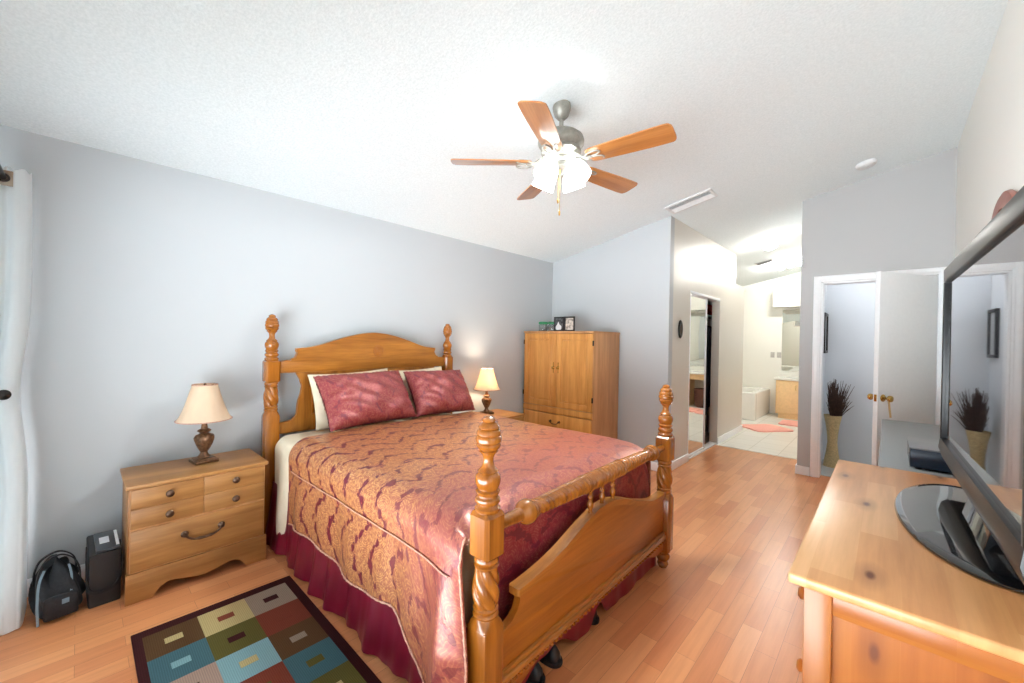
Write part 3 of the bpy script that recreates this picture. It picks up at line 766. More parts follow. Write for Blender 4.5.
def comforter():
    W, ZT, RN = .806, .742, .115; flat = W - RN; arc = RN * pi / 2
    X0, X1 = .44, 2.030
    def hem(x):          # hang below the rounded edge on the near side
        t = max(0.0, min(1.0, (x - 1.62) / .38)); t = t * t * (3 - 2 * t)
        return .365 + .02 * sin(6 * x) - .06 * max(0, (x - 1.2)) * (1 - t) + .25 * t
    def f(u, v):
        x = X0 + u * (X1 - X0)
        hn = hem(x); hf = .40
        Q0 = flat + arc + hn; Q1 = flat + arc + hf
        q = -Q0 + v * (Q0 + Q1)
        y, z = section(q, W, ZT, RN)
        xx = x
        foot = max(0, (x - 1.90) / .145)
        if abs(q) < flat + arc * .5: z -= .05 * foot ** 2
        top = 1 - min(1, max(0, (abs(q) - flat) / .05))
        z += top * (.007 * nz(x * 2.2, q * 2.2) + .012 * cos(pi * y / (2 * W)))
        hang = max(0, abs(q) - flat - arc)
        s = 1 if q > 0 else -1
        if hang > 0:
            am = min(1, hang / .3)
            y += s * am * (.012 + .012 * sin(9.0 * x + 1.2) + .008 * sin(21 * x))
            if s < 0:
                t = max(0.0, min(1.0, (x - 1.55) / .45))
                k_ = max(0.0, min(1.0, (x - 1.93) / .10)); k_ = k_ * k_ * (3 - 2 * k_)
                y += -am * t * (.050 + .032 * sin(26 * x + .6)) * (1 - k_) - .006 * k_
                xx = x + am * t * .055
        if q < -flat:
            t = max(0.0, min(1.0, (x - 1.75) / .3)); e = min(1, (abs(q) - flat) / arc)
            y -= t * e * .026; xx += t * e * .048
        # the head edge slants along the side
        if u < .12 and q < -flat: xx += (1 - u / .12) * min(.06, (abs(q) - flat) * .10)
        return (xx, y, z)
    def uvf(u, v):
        x = X0 + u * (X1 - X0); return (x, v * 2.42)
    mb = MB().grid(110, 150, f, uvf)
    # foot flap, tucked between mattress and footboard
    def g(u, v):
        y = -.720 + v * 1.44; d = u * .43
        z0 = ZT - .05 + .012 * cos(pi * y / (2 * W)) + .007 * nz(X1 * 2.2, y * 2.2)
        e = abs(y) / .720; z0 -= .10 * max(0, (e - .86) / .14) ** 2
        if d < .08: t = d / .08 * pi / 2; return (X1 - .004 + .032 * sin(t), y, z0 - .05 * (1 - cos(t)))
        am = min(1, (d - .08) / .2)
        return (X1 + .028 + am * (.005 * sin(16 * y)), y, z0 - .05 - (d - .08))
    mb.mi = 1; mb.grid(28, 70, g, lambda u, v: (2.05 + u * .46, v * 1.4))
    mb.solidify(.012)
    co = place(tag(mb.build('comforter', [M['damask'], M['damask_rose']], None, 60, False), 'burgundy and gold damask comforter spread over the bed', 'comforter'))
    # stitched cord along the side and cord at the hem
    pc = MB()
    seam = []
    for k in range(70):
        u = .04 + .93 * k / 69; x = X0 + u * (X1 - X0); hn = hem(x); tot = 2 * (flat + arc) + hn + .40
        q = -(flat + arc + .055); v = (q + flat + arc + hn) / tot
        p = f(u, v); seam.append((p[0], p[1] - .006, p[2]))
    pc.tube(seam, .0026, 6)
    pc.build('seam_cord', M['cord'], co)
    hc = MB(); hp = []
    for k in range(110):
        p = f(k / 109, 0.0); hp.append((p[0], p[1] - .004, p[2]))
    for k in range(1, 60):
        p = f(1.0, k / 60 * .30); hp.append((p[0] + .004, p[1] - .002, p[2]))
    hc.tube(hp, [(.0040 + .0016 * sin(k * 2.4)) for k in range(len(hp))], 6)
    hc.build('hem_cord', M['cord'], co)
comforter()

def skirt():
    path = [(.10, -.765), (2.015, -.765)]
    def f(u, v):
        # u along the three sides, v down
        L1, L2 = 1.93, 1.50; tot = 2 * L1 + L2; d = u * tot
        foot = False
        if d < L1: x, y, nx, ny = .10 + d, -.776, 0, -1
        elif d < L1 + L2: x, y, nx, ny = 2.034, -.735 + (d - L1) / L2 * 1.47, 1, 0; foot = True
        else: x, y, nx, ny = 2.03 - (d - L1 - L2), .776, 0, 1
        ztop, zb = .40, .012
        if foot:
            ztop = .29; yy = y
            zb = .014 + .078 * exp(-((yy + .36) / .17) ** 4) + .078 * exp(-((yy - .045) / .065) ** 4)
        z = ztop + (zb - ztop) * v
        am = v ** 1.2
        fold = (.014 * sin(d * 15) + .010 * sin(d * 33 + 1) + .005 * sin(d * 61)) * am + (.018 * am if not foot else .0)
        if foot: fold = fold * .30 + .070 * min(1.0, v * 1.5)
        if not foot and ny < 0:
            fold += .035 * am * exp(-((d - .78) / .05) ** 2) + .02 * am
        return (x + nx * fold, y + ny * fold, z)
    mb = MB().grid(260, 14, f); mb.solidify(.005)
    place(tag(mb.build('bed_skirt', M['satin'], None, 60), 'burgundy satin bed skirt hanging below the comforter to the floor', 'bed skirt'))
skirt()

def pillow(name, W, H, TH, mats, flange=0.0, ruffle=0.0):
    """pillow in local frame: width along y, height along z, thickness along x, base at origin"""
    mb = MB()
    def prof(a): return max(0.0, 1 - abs(a) ** 3.0)
    for sgn in (1, -1):
        def f(u, v):
            a, b = u * 2 - 1, v * 2 - 1
            t = (prof(a) * prof(b)) ** .55
            pin = 1 - .05 * (1 - abs(a)) * 0 
            y = a * W / 2 * (1 - .05 * (1 - b * b) * abs(a) ** 4); z = b * H / 2 * (1 - .07 * (1 - a * a) * abs(b) ** 4)
            wr = .010 * sin(9 * a + 4 * b) * sin(7 * b + 2 * a) * t + .006 * sin(22 * a * b + 5 * a) * t
            rf = 0
            e = max(abs(a), abs(b))
            if ruffle and e > .88: rf = ruffle * sin(60 * (a if abs(b) > abs(a) else b)) * (e - .88) / .12
            return (sgn * (TH / 2 * t + .004) + wr + rf, y, z + H / 2)
        mb.grid(46, 36, f, lambda u, v: (u * W * 1.1 + .2, v * H * 1.1))
    bmesh.ops.remove_doubles(mb.bm, verts=mb.bm.verts, dist=0.0006)
    return mb.build(name, mats, None, 60)
def put_pillow(o, x, y, z, tilt, rz=0, roll=0):
    o.location = (x, y, z); o.rotation_mode = 'XYZ'
    o.rotation_euler = Euler3(tilt, rz, roll)
def Euler3(tilt, rz, roll):
    return (Matrix.Rotation(radians(rz), 3, 'Z') @ Matrix.Rotation(radians(-tilt), 3, 'Y') @ Matrix.Rotation(radians(roll), 3, 'X')).to_euler('XYZ')
p = pillow('pillow', .69, .43, .20, M['damask_sham'], ruffle=.010); put_pillow(p, -2.690, 1.475, .758, 36, 2, 1)
tag(p, 'rose damask sham pillow nearer the cream table lamp with unlit shade', 'pillow', 'damask shams')
p2 = pillow('pillow', .58, .42, .19, M['damask_sham'], ruffle=.008); put_pillow(p2, -2.690, 2.115, .756, 36, -3, -1)
tag(p2, 'rose damask sham pillow nearer the lit table lamp', 'pillow', 'damask shams')
p3 = pillow('pillow', .64, .41, .065, M['cream_cloth']); put_pillow(p3, -2.945, 1.465, .724, 19, 0, 2)
tag(p3, 'cream pillow peeking out behind the damask sham nearer the unlit lamp', 'pillow', 'cream pillows')
p4 = pillow('pillow', .54, .41, .065, M['cream_cloth']); put_pillow(p4, -2.945, 2.075, .724, 19, 0, 2)
tag(p4, 'cream pillow peeking out behind the damask sham nearer the lit lamp', 'pillow', 'cream pillows')

# shoes under the bed
def shoe(x, y, rz, label):
    r = thing('shoe', label, 'shoe', (x, y, 0), radians(rz), 'black shoes under the footboard')
    s_ = MB()
    outl = smooth_pts([(0.0, -.028), (.08, -.026), (.16, -.036), (.23, -.040), (.275, -.026), (.285, 0), (.275, .026), (.23, .040), (.16, .036), (.08, .026), (0, .028), (-.012, 0)], 4, True)
    s_.prism(outl, lambda a, b, d: (a, b, d), .001, .018, .003); s_.build('sole', M['black_plastic'], r)
    up = MB()
    def f(u, v):
        t = u; x = .0 + t * .275; hw = .025 + .012 * sin(pi * min(1, max(0, (t - .25) / .75)) ** .9) if t < .98 else .012
        h = .075 - .03 * max(0, (t - .35)) / .65 if t < .85 else .055 * max(0.25, sqrt(max(0.0, 1 - ((t - .85) / .15) ** 2)))
        a = v * pi
        return (x, hw * cos(a), .017 + h * sin(a) ** .8)
    up.grid(24, 16, f); up.build('upper', M['shoe'], r, 60)
    return r
shoe(-1.272, 1.262, 4, 'black shoe toe under the footboard, closest to the near bed post')
shoe(-1.276, 1.412, -2, 'black shoe toe under the footboard, second from the near bed post')
shoe(-1.300, 1.735, 2, 'black shoe mostly hidden behind the bed skirt, under mid footboard')

# ------------------------------------------------------------------ nightstands and lamps
def bail_pull(parent, x, y, z, w, drop, mat, r=.006, name='handle'):
    h = MB()
    for s in (-1, 1):
        h.lathe([(0, 0), (.017, 0), (.018, .003), (.012, .006), (.008, .010), (.008, .018), (.013, .022), (.010, .028), (0, .030)], 14, T(x, y + s * w / 2, z) @ RY(90))
    pts = []
    for k in range(17):
        t = k / 16; a = -1 + 2 * t
        pts.append((x + .022, y + a * w / 2, z - drop * (1 - abs(a) ** 3.2) - .002))
    h.tube(pts, [r * (1 + .5 * (abs(sin(k * 1.25)) if 4 < k < 12 else 0)) for k in range(17)], 8)
    return h.build(name, mat, parent)
def round_knob(parent, x, y, z, name='knob'):
    k = MB().lathe([(0, 0), (.008, 0), (.007, .010), (.014, .014), (.0185, .019), (.0185, .024), (.012, .030), (0, .032)], 18, T(x, y, z) @ RY(90))
    return k.build(name, M['bronze'], parent)
def nightstand(loc, label):
    """front at local x=0 facing +x, y 0..W, depth to -x"""
    Wd, Dp, Ht = .63, .40, .605
    r = thing('nightstand', label, 'nightstand', loc, 0, 'oak nightstands')
    b = MB()
    b.box(-Dp, -.012, 0.008, .024, 0, Ht - .018, .002); b.box(-Dp, -.012, Wd - .024, Wd - .008, 0, Ht - .018, .002)
    b.box(-Dp, -Dp + .012, .02, Wd - .02, .05, Ht - .018); b.box(-Dp + .01, -.014, .02, Wd - .02, .12, .136)
    b.box(-.030, -.012, .008, Wd - .008, .375, .395)
    b.build('carcass', M['lam_z'], r)
    t = MB().box(-Dp - .004, .012, -.004, Wd + .004, Ht - .020, Ht, .004); t.build('top', M['lam_y'], r)
    pl = [(0.0, .152), (0.0, 0.0)] + [(a - .17, b) for a, b in [(.272, 0.0)]] + smooth_pts([(.105, .002), (.122, .030), (.150, .056), (.185, .062), (.235, .050), (.315, .036), (.395, .050), (.445, .062), (.480, .056), (.508, .030), (.525, .002)], 4) + [(Wd, 0.0), (Wd, .152)]
    p = MB().prism(pl, lambda a, b, d: (d, a, b), -.016, .006, .003); p.build('plinth', M['lam_y'], r)
    for (z0, z1, nm) in ((.380, .580, 'upper'), (.160, .370, 'lower')):
        d = MB()
        if nm == 'upper':
            zm = (z0 + z1) / 2; ym = Wd / 2
            d.box(-.012, .001, .016, Wd - .016, z0, z1)
            for a0, a1 in ((.016, ym - .0015), (ym + .0015, Wd - .016)):
                for c0, c1 in ((z0, zm - .0015), (zm + .0015, z1)): d.box(-.002, .006, a0, a1, c0, c1, .0025)
        else: d.box(-.012, .006, .016, Wd - .016, z0, z1, .003)
        dr = d.build('drawer', M['lam_y'], r)
        if nm == 'upper':
            for y in (Wd * .265, Wd * .735):
                for z in (z0 + .046, z1 - .046): round_knob(dr, .006, y, z)
        else: bail_pull(dr, .006, Wd / 2, .290, .165, .034, M['bronze'])
    e = MB().box(-.014, .0, .014, Wd - .014, .154, .584); e.build('drawer_recess', M['arm_side'], r)
    return r
n1 = nightstand((-2.792, .170, 0), 'oak nightstand with bronze knobs and scalloped plinth beside the black box')
n2 = copy_thing(n1, (-2.80, 2.585, 0), 0, 'oak nightstand mostly hidden behind the bed, under the lit lamp')

def table_lamp(loc, label, lit):
    r = thing('table_lamp', label, 'lamp', loc, radians(8), 'table lamps on the nightstands')
    b = MB(); b.box(-.060, .060, -.060, .060, 0, .020, .006); b.box(-.050, .050, -.050, .050, .018, .028, .006)
    b.build('base', M['lamp_bronze'], r)
    body = [(.030, .026), (.034, .034), (.024, .044), (.019, .055), (.018, .062), (.022, .068), (.030, .085), (.041, .110), (.049, .135), (.051, .150), (.044, .163), (.028, .170), (.020, .176), (.030, .184), (.036, .190), (.030, .197), (.018, .203), (.015, .225), (.012, .24)]
    u = MB().lathe(body, 48, None, lambda a, i, rr, z: rr * (1 + (.07 * cos(8 * a + 40 * z) if .07 < z < .165 else 0)))
    u.build('urn', M['lamp_bronze'], r)
    sh = MB()
    prof = []
    for k in range(11):
        t = k / 10; prof.append((.138 - .075 * (t ** .72), .256 + t * .214))
    sh.shell(prof, .002, 64, None, lambda a, rr, z: rr * (1 + .004 * cos(16 * a)))
    sho = sh.build('lamp_shade', M['shade'], r, 60)
    for rr, z in ((.138, .257), (.063, .469)):
        tm = MB(); tm.tube([((rr + .001) * cos(2 * pi * k / 40), (rr + .001) * sin(2 * pi * k / 40), z) for k in range(40)], .003, 6, True)
        tm.build('shade_trim', M['cord'], sho)
    hp = MB(); hp.lathe([(0, .235), (.016, .238), (.016, .275), (.012, .283), (0, .284)], 16)
    hp.tube(smooth_pts([(0, .012, .270), (0, .045, .31), (0, .045, .38), (0, .012, .448), (0, 0, .452), (0, -.012, .448), (0, -.045, .38), (0, -.045, .31), (0, -.012, .27)], 4), .0022, 6)
    for a in (0, 120, 240): hp.tube([(0, 0, .452), (.064 * cos(radians(a)), .064 * sin(radians(a)), .466)], .0018, 6)
    hp.build('harp', M['brass'], r)
    fn = MB().lathe([(0, .450), (.004, .452), (.005, .462), (.008, .468), (.006, .476), (0, .480)], 12); fn.build('finial', M['lamp_bronze'], r)
    bl = MB().lathe([(0, .284), (.012, .286), (.014, .300), (.026, .325), (.028, .342), (.020, .362), (0, .372)], 20)
    bl.build('bulb', M['bulb'] if lit else M['steel'], r)
    return r
table_lamp((-3.035, .525, .605), 'unlit table lamp with cream shade and bronze urn base on the near nightstand', False)
l2 = table_lamp((-3.05, 2.90, .605), 'lit table lamp with glowing shade on the nightstand beside the armoire', True)
pl_ = bpy.data.lights.new('lamp_bulb_light', 'POINT'); pl_.energy = LAMP_W; pl_.color = (1, .82, .60); pl_.shadow_soft_size = .03
lo_ = bpy.data.objects.new('lamp_bulb_light', pl_); COL.objects.link(lo_); lo_.location = (0, 0, .40); lo_.parent = l2

# ------------------------------------------------------------------ armoire
arm = thing('armoire', 'tall oak armoire with two panelled doors in the far corner', 'armoire', (-3.205, 3.655, 0), 0)
AW, AD, AH = .955, .56, 1.49
c = MB()
c.box(0, .018, .018, AD, 0, AH - .02, .002); c.box(AW - .018, AW, .018, AD, 0, AH - .02, .002)
c.box(.018, AW - .018, AD - .012, AD, .06, AH - .02); c.box(.018, AW - .018, .020, AD - .012, .10, .118)
c.box(.018, AW - .018, .020, AD - .012, .60, .618)
c.build('carcass', M['arm_side'], arm)
MB().box(-.006, AW + .006, -.006, AD + .004, AH - .022, AH, .005).build('top', M['arm_side'], arm)
f = MB(); f.box(0, AW, .0, .020, .560, .628, .003); f.box(0, AW, 0, .02, 0, .10, .003); f.box(0, AW, .004, .02, .315, .33)
f.build('front_rails', M['arm_z'], arm)
def panel_door(x0, x1, z0, z1, hx, pull):
    d = MB(); s = .062
    d.box(x0, x0 + s, 0, .020, z0, z1, .003); d.box(x1 - s, x1, 0, .020, z0, z1, .003)
    d.box(x0 + s, x1 - s, 0, .020, z0, z0 + s, .003); d.box(x0 + s, x1 - s, 0, .020, z1 - s, z1, .003)
    dd = d.build('door', M['arm_z'], arm)
    p = MB(); p.box(x0 + s - .004, x1 - s + .004, .010, .018, z0 + s - .004, z1 - s + .004)
    p.box(x0 + s + .012, x1 - s - .012, .001, .016, z0 + s + .012, z1 - s - .012, .009, 1)
    p.build('door_panel', M['arm_z'], dd)
    h = MB(); zc = z0 + (z1 - z0) * .535
    h.lathe([(0, 0), (.011, 0), (.011, .003), (.006, .006), (.006, .014), (.012, .020), (.013, .026), (0, .032)], 14, T(pull, 0, zc) @ RX(90))
    h.prism(smooth_pts([(-.006, -.055), (0, -.06), (.006, -.055), (.004, -.03), (.011, -.012), (.011, .012), (.004, .03), (.006, .055), (0, .06), (-.006, .055), (-.004, .03), (-.011, .012), (-.011, -.012), (-.004, -.03)], 2, True), lambda a, b, d_: (pull + a, d_, zc + b), -.003, 0)
    h.build('handle', M['brass'], dd)
    for z in (z0 + .10, z1 - .13):
        hg = MB().box(hx - .006, hx + .006, -.006, .012, z, z + .055, .002)
        hg.build('hinge', M['dark_metal'], dd)
panel_door(.004, AW / 2 - .002, .634, 1.464, .001, AW / 2 - .032)
panel_door(AW / 2 + .002, AW - .004, .634, 1.464, AW - .001, AW / 2 + .032)
for z0, z1 in ((.335, .552), (.105, .308)):
    d = MB().box(.006, AW - .006, 0, .020, z0, z1, .004); dd = d.build('drawer', M['arm_z'], arm)
    h = MB()
    zc = (z0 + z1) / 2 + .03
    for s in (-1, 1): h.lathe([(0, 0), (.014, 0), (.009, .006), (.007, .016), (.011, .022), (0, .026)], 12, T(AW / 2 + s * .06, 0, zc) @ RX(90))
    h.tube([(AW / 2 + a * .06, -.02, zc - .026 * (1 - abs(a) ** 3)) for a in [-1 + k / 8 for k in range(17)]], .005, 8)
    h.build('handle', M['bronze'], dd)

# on the armoire
pf = thing('picture_frame', 'black hinged double photo frame standing on the armoire', 'picture frame', (-2.70, 3.755, AH), 0)
for s in (-1, 1):
    f = MB(); w0, w1 = (-.142, -.002) if s < 0 else (.002, .142)
    f.box(w0, w1, 0, .014, 0, .016, .002); f.box(w0, w1, 0, .014, .150, .166, .002); f.box(w0, w0 + .016, 0, .014, .016, .150, .002); f.box(w1 - .016, w1, 0, .014, .016, .150, .002)
    f.box(w0 + .01, w1 - .01, .010, .013, .01, .156)
    fo = f.build('frame', M['frame_black'], pf)
    ph = NT('photo_print'); n = ph.noise(ph.coord(), 26 if s < 0 else 34, 2)
    if s < 0: ph.color(ph.ramp(n, [(0.35, S(30, 30, 36)), (0.6, S(92, 96, 98))]))
    else: ph.color(ph.ramp(n, [(0.35, S(120, 112, 106)), (0.55, S(206, 196, 184))]))
    MB().box(w0 + .014, w1 - .014, .007, .0105, .014, .152).build('photo', ph.m, fo)
    if s < 0:
        q = MB().prism(smooth_pts([(-.112, .020), (-.118, .055), (-.100, .078), (-.090, .100), (-.083, .112), (-.076, .098), (-.066, .078), (-.044, .062), (-.040, .035), (-.052, .020)], 3, True), lambda a, b, d_: (a, d_, b), .0062, .0069)
        q.build('photo_figure', M['label_white'], fo)
def jar(x, y, label):
    r = thing('jar', label, 'jar', (x, y, AH), 0, 'lidded jars on the armoire')
    MB().shell([(.050, .002), (.053, .012), (.053, .075), (.046, .085)], .003, 28).build('glass', M['jar'], r)
    MB().lathe([(0, .001), (.046, .001), (.048, .01), (.048, .052), (.03, .060), (0, .057)], 24).build('contents', M['jar_fill'], r)
    MB().lathe([(0, .084), (.052, .084), (.056, .088), (.056, .106), (.050, .112), (0, .113)], 28).build('lid', M['green_lid'], r)
jar(-3.01, 3.77, 'clear jar with a green lid on the armoire, left of the other jar')
jar(-2.895, 3.80, 'clear jar with a green lid on the armoire, next to the photo frame')

# ------------------------------------------------------------------ curtain, rod, holdback
def cedge(z): return -3.085 + .07 * max(0, 1.6 - z) + .075 * max(0, 1.0 - z) ** 1.6
def curtain():
    r = thing('curtain', 'white floor length grommet curtain tied back at the left edge', 'curtain', (-2.75, -.28, 0))
    mb = MB(); ZT = 2.165
    def path(z):
        tie = exp(-((z - 1.08) / .26) ** 2); e = cedge(z); ye = -.172 - .030 * tie - .012 * max(0, z - 1.9)
        return [(-3.19, ye - .012), (-3.14, ye + .002), (e - .03, ye), (e, ye - .016), (e + .012, ye - .045), (e - .006, ye - .070), (e + .014, ye - .092), (e + .03, ye - .110)] + \
               [(e + .03 + .075 * (k + 1), -.292 + (.026 if k % 2 else -.024) * (1 - .4 * tie)) for k in range(10)]
    cache = {}
    def f(u, v):
        z = .010 + v * (ZT - .010)
        key = round(v, 5)
        if key not in cache: cache[key] = smooth_pts(path(z), 8)
        P = cache[key]; q = u * (len(P) - 1); i = min(int(q), len(P) - 2); t = q - i
        x = P[i][0] + (P[i + 1][0] - P[i][0]) * t; y = P[i][1] + (P[i + 1][1] - P[i][1]) * t
        x += .006 * sin(3 * z + 40 * y); zz = z - (.008 * (1 + sin(u * 60)) if v > .985 else 0)
        return (x + 2.75, y + .28, zz)
    mb.grid(137, 60, f); mb.solidify(.004); mb.build('cloth', M['curtain'], r, 60)
    e = cedge(2.1)
    g = MB(); G = T(e + .026 + 2.75, -.252 + .28, 2.10) @ RY(90)
    g.box(-.036, .036, -.030, .030, -.004, .004, .002, 2, G); g.build('grommet_plate', plain('grommet_plate', S(150, 134, 118), .4, .5), r)
    g = MB().shell([(.020, -.008), (.024, 0), (.020, .008)], .007, 24, G); g.build('grommet', M['dark_metal'], r)
curtain()
rod = MB().tube([(-3.225 + k * .35, -.252, 2.10) for k in range(10)], .011, 14)
for x in (-3.2, -1.2): rod.box(x - .008, x + .008, YW + .002, -.28, 2.086, 2.10, .002)
tag(rod.build('curtain_rod', M['dark_metal']), 'dark metal curtain rod threaded through the white grommet curtain', 'curtain rod')
hx_ = cedge(1.08) + .055
hb_ = MB()
hb_.tube(smooth_pts([(hx_, YW + .002, 1.082), (hx_ + .01, -.33, 1.082), (hx_ + .012, -.27, 1.082), (hx_ + .006, -.238, 1.082)], 5), .007, 10)
hb_.lathe([(0, -.008), (.018, -.006), (.024, 0), (.018, .008), (.008, .014), (0, .016)], 20, T(hx_ + .008, -.236, 1.082) @ RY(90))
tag(hb_.build('curtain_holdback', M['dark_metal']), 'dark round holdback pinning the white curtain near the wall', 'holdback')

# ------------------------------------------------------------------ bag and black box
bag = thing('duffel_bag', 'slouched black duffel bag on the floor by the curtain', 'bag', (-2.985, -.060, 0), radians(8))
bm_ = MB()
def bagf(u, v):
    a = u * 2 * pi; t = v
    e = .62
    ca, sa = cos(a), sin(a)
    sx = (abs(ca) ** e) * (1 if ca > 0 else -1); sy = (abs(sa) ** e) * (1 if sa > 0 else -1)
    prof = (sin(pi * min(1, t * 1.02)) ** .32) if 0 < t < 1 else 0
    tap = 1 - .48 * max(0, t - .22) ** 1.1
    x = .150 * sx * prof * tap - .03 * t; y = .095 * sy * prof * (1 - .25 * t)
    z = .235 * t + .022 * sin(2 * a + 1.2) * t + .016 * sin(5 * a + 9 * t) * t
    cr = .010 * sin(7 * a + 11 * t) * prof
    return (x + cr * ca, y + cr * sa, max(0.001, z))
bm_.grid(64, 30, bagf); bmesh.ops.remove_doubles(bm_.bm, verts=bm_.bm.verts, dist=.0008)
bm_.build('body', M['black_cloth'], bag, 60)
for sx_, yo in ((.055, .055), (-.05, .06)):
    st = MB(); st.strip(smooth_pts([(sx_, -.075, .10), (sx_ * .9, -.072, .20), (sx_ * .6, -.050, .262), (sx_ * .5, .0, .285), (sx_ * .6, .045, .255), (sx_ * .9, .066, .20), (sx_, .068, .10)], 5), .026, .005, (1, 0, .2)); st.build('handle', M['black_cloth'], bag)
pk = MB(); pk.box(.10, .135, -.060, .055, .02, .125, .012, 3); pk.build('pocket', M['black_cloth'], bag)
lb = MB(); lb.box(.1345, .1365, -.002, .022, .085, .108, .0006); lb.build('logo_patch', M['slate_trim'], bag)
wb = MB(); wb.strip(smooth_pts([(.128, -.075, .015), (.120, -.078, .10), (.085, -.070, .19), (.05, -.05, .235)], 4), .009, .003, (0, 1, 0)); wb.strip(smooth_pts([(.12, .03, .13), (.085, .035, .19), (.05, .03, .235)], 4), .008, .003, (0, 1, 0))
wb.build('webbing', M['slate_trim'], bag)

bx = thing('equipment_case', 'black upright box with sloped label panel between bag and nightstand', 'box', (-2.975, .100, 0), radians(2))
b = MB(); b.prism([(.085, 0), (.085, .262), (-.115, .298), (-.115, 0)], lambda a, b_, d: (a, d, b_), -.060, .058, .008); b.build('body', M['black_plastic'], bx)
lid = MB(); pm = T(.0, 0, 0)
sl_ = atan2(.298 - .262, .20)
PM = T(-.012, .012, .2835) @ Matrix.Rotation(sl_, 4, 'Y')
lid.box(-.088, .092, -.046, .042, -.004, .010, .003, 2, PM); lo2 = lid.build('top_panel', M['grey_plastic'], bx)
lb = MB(); lb.box(-.03, .03, -.030, .006, .0098, .0108, 0, 2, PM); lb.build('label', M['label_white'], lo2)
lb = MB(); lb.box(-.075, .075, .028, .040, .0098, .0108, 0, 2, PM); lb.build('vent_strip', M['label_white'], lo2)
sg = MB(); sg.strip(smooth_pts([(-.03, -.063, .27), (.02, -.066, .22), (.075, -.066, .13), (.094, -.05, .085), (.096, .0, .075), (.094, .045, .10), (.06, .062, .17), (-.04, .062, .262)], 6), .016, .004, (0, 0, 1))
sg.build('strap', M['black_cloth'], bx)

# ------------------------------------------------------------------ rug
cols = dict(border=S(58, 26, 28), brown=S(86, 62, 40), tan=S(178, 160, 112), taupe=S(142, 126, 110), teal=S(66, 98, 106), olive=S(88, 82, 42), rust=S(116, 58, 44), sky=S(122, 158, 164), pinkt=S(156, 132, 118))
def rugm(n, c):
    t = NT('rug_' + n); v = t.coord('Object', (1, 1, 1), (0, 0, radians(45)))
    ck = t.n('ShaderNodeTexChecker'); ck.inputs['Scale'].default_value = 190; t.l(v, ck.inputs['Vector'])
    nn = t.noise(v, 220, 2)
    ck.inputs['Color1'].default_value = tuple(x * 1.10 for x in c[:3]) + (1,); ck.inputs['Color2'].default_value = tuple(x * .84 for x in c[:3]) + (1,)
    t.color(ck.outputs[0]); t.set(Roughness=.95); t.b.inputs['Specular IOR Level'].default_value = .1
    t.bump(nn, .35, .004); return t.m
rn = list(cols); rmats = [rugm(n, cols[n]) for n in rn]
rg = MB(); rg.box(-2.488, -1.10, .172, .836, .0005, .009, .003)
lay = [('brown', 'tan', 'taupe'), ('teal', 'olive', 'rust'), ('pinkt', 'sky', 'brown'), ('olive', 'rust', 'teal'), ('tan', 'brown', 'olive'), ('rust', 'teal', 'taupe')]
dots = [('tan', 'rust', 'border'), ('sky', 'border', 'rust'), ('brown', 'tan', 'taupe'), ('taupe', 'olive', 'olive'), ('teal', 'sky', 'tan'), ('tan', 'olive', 'border')]
xs = [-2.428 + .194 * k for k in range(7)]; ys = [.206, .403, .597, .792]
for i in range(6):
    for k in range(3):
        rg.mi = rn.index(lay[i][k]); rg.box(xs[i], xs[i + 1], ys[k], ys[k + 1], .006, .0105)
        cx, cy = (xs[i] + xs[i + 1]) / 2, (ys[k] + ys[k + 1]) / 2
        rg.mi = rn.index(dots[i][k]); rg.box(cx - .021, cx + .021, cy - .032, cy + .032, .007, .0112)
tag(rg.build('rug', rmats), 'dark bordered area rug with coloured squares beside the bed', 'rug')

# ------------------------------------------------------------------ dresser
DX0, DX1, DY_0, DY_1, DZ = -.173, .400, 1.20, 2.575, .820
drs = thing('dresser', 'knotty pine dresser holding the television', 'dresser', ((DX0 + DX1) / 2, (DY_0 + DY_1) / 2, 0))
ox, oy = -(DX0 + DX1) / 2, -(DY_0 + DY_1) / 2
def dbox(mb, x0, x1, y0, y1, z0, z1, bev=.0, seg=2): mb.box(x0 + ox, x1 + ox, y0 + oy, y1 + oy, z0, z1, bev, seg)
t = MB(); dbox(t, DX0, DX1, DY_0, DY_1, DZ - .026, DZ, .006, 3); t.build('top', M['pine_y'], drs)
XF, YN, YFF = DX0 + .030, DY_0 + .028, DY_1 - .028
for yy in (YN, YFF - .05):
    for xx in (XF, DX1 - .055):
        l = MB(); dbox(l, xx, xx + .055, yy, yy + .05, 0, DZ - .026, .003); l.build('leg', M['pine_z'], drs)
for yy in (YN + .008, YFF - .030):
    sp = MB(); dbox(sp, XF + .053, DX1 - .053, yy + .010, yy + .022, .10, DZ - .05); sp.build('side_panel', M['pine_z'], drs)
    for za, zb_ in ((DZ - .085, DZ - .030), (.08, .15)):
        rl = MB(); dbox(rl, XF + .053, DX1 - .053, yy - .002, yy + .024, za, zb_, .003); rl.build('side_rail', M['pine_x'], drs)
bk = MB(); dbox(bk, DX1 - .02, DX1 - .012, YN + .05, YFF - .05, .08, DZ - .03); bk.build('back_panel', M['pine_z'], drs)
for za, zb_ in ((.08, .13), (DZ - .05, DZ - .028)):
    fr_ = MB(); dbox(fr_, XF + .006, XF + .03, YN + .05, YFF - .05, za, zb_, .002); fr_.build('front_rail', M['pine_y'], drs)
ym = (YN + YFF) / 2
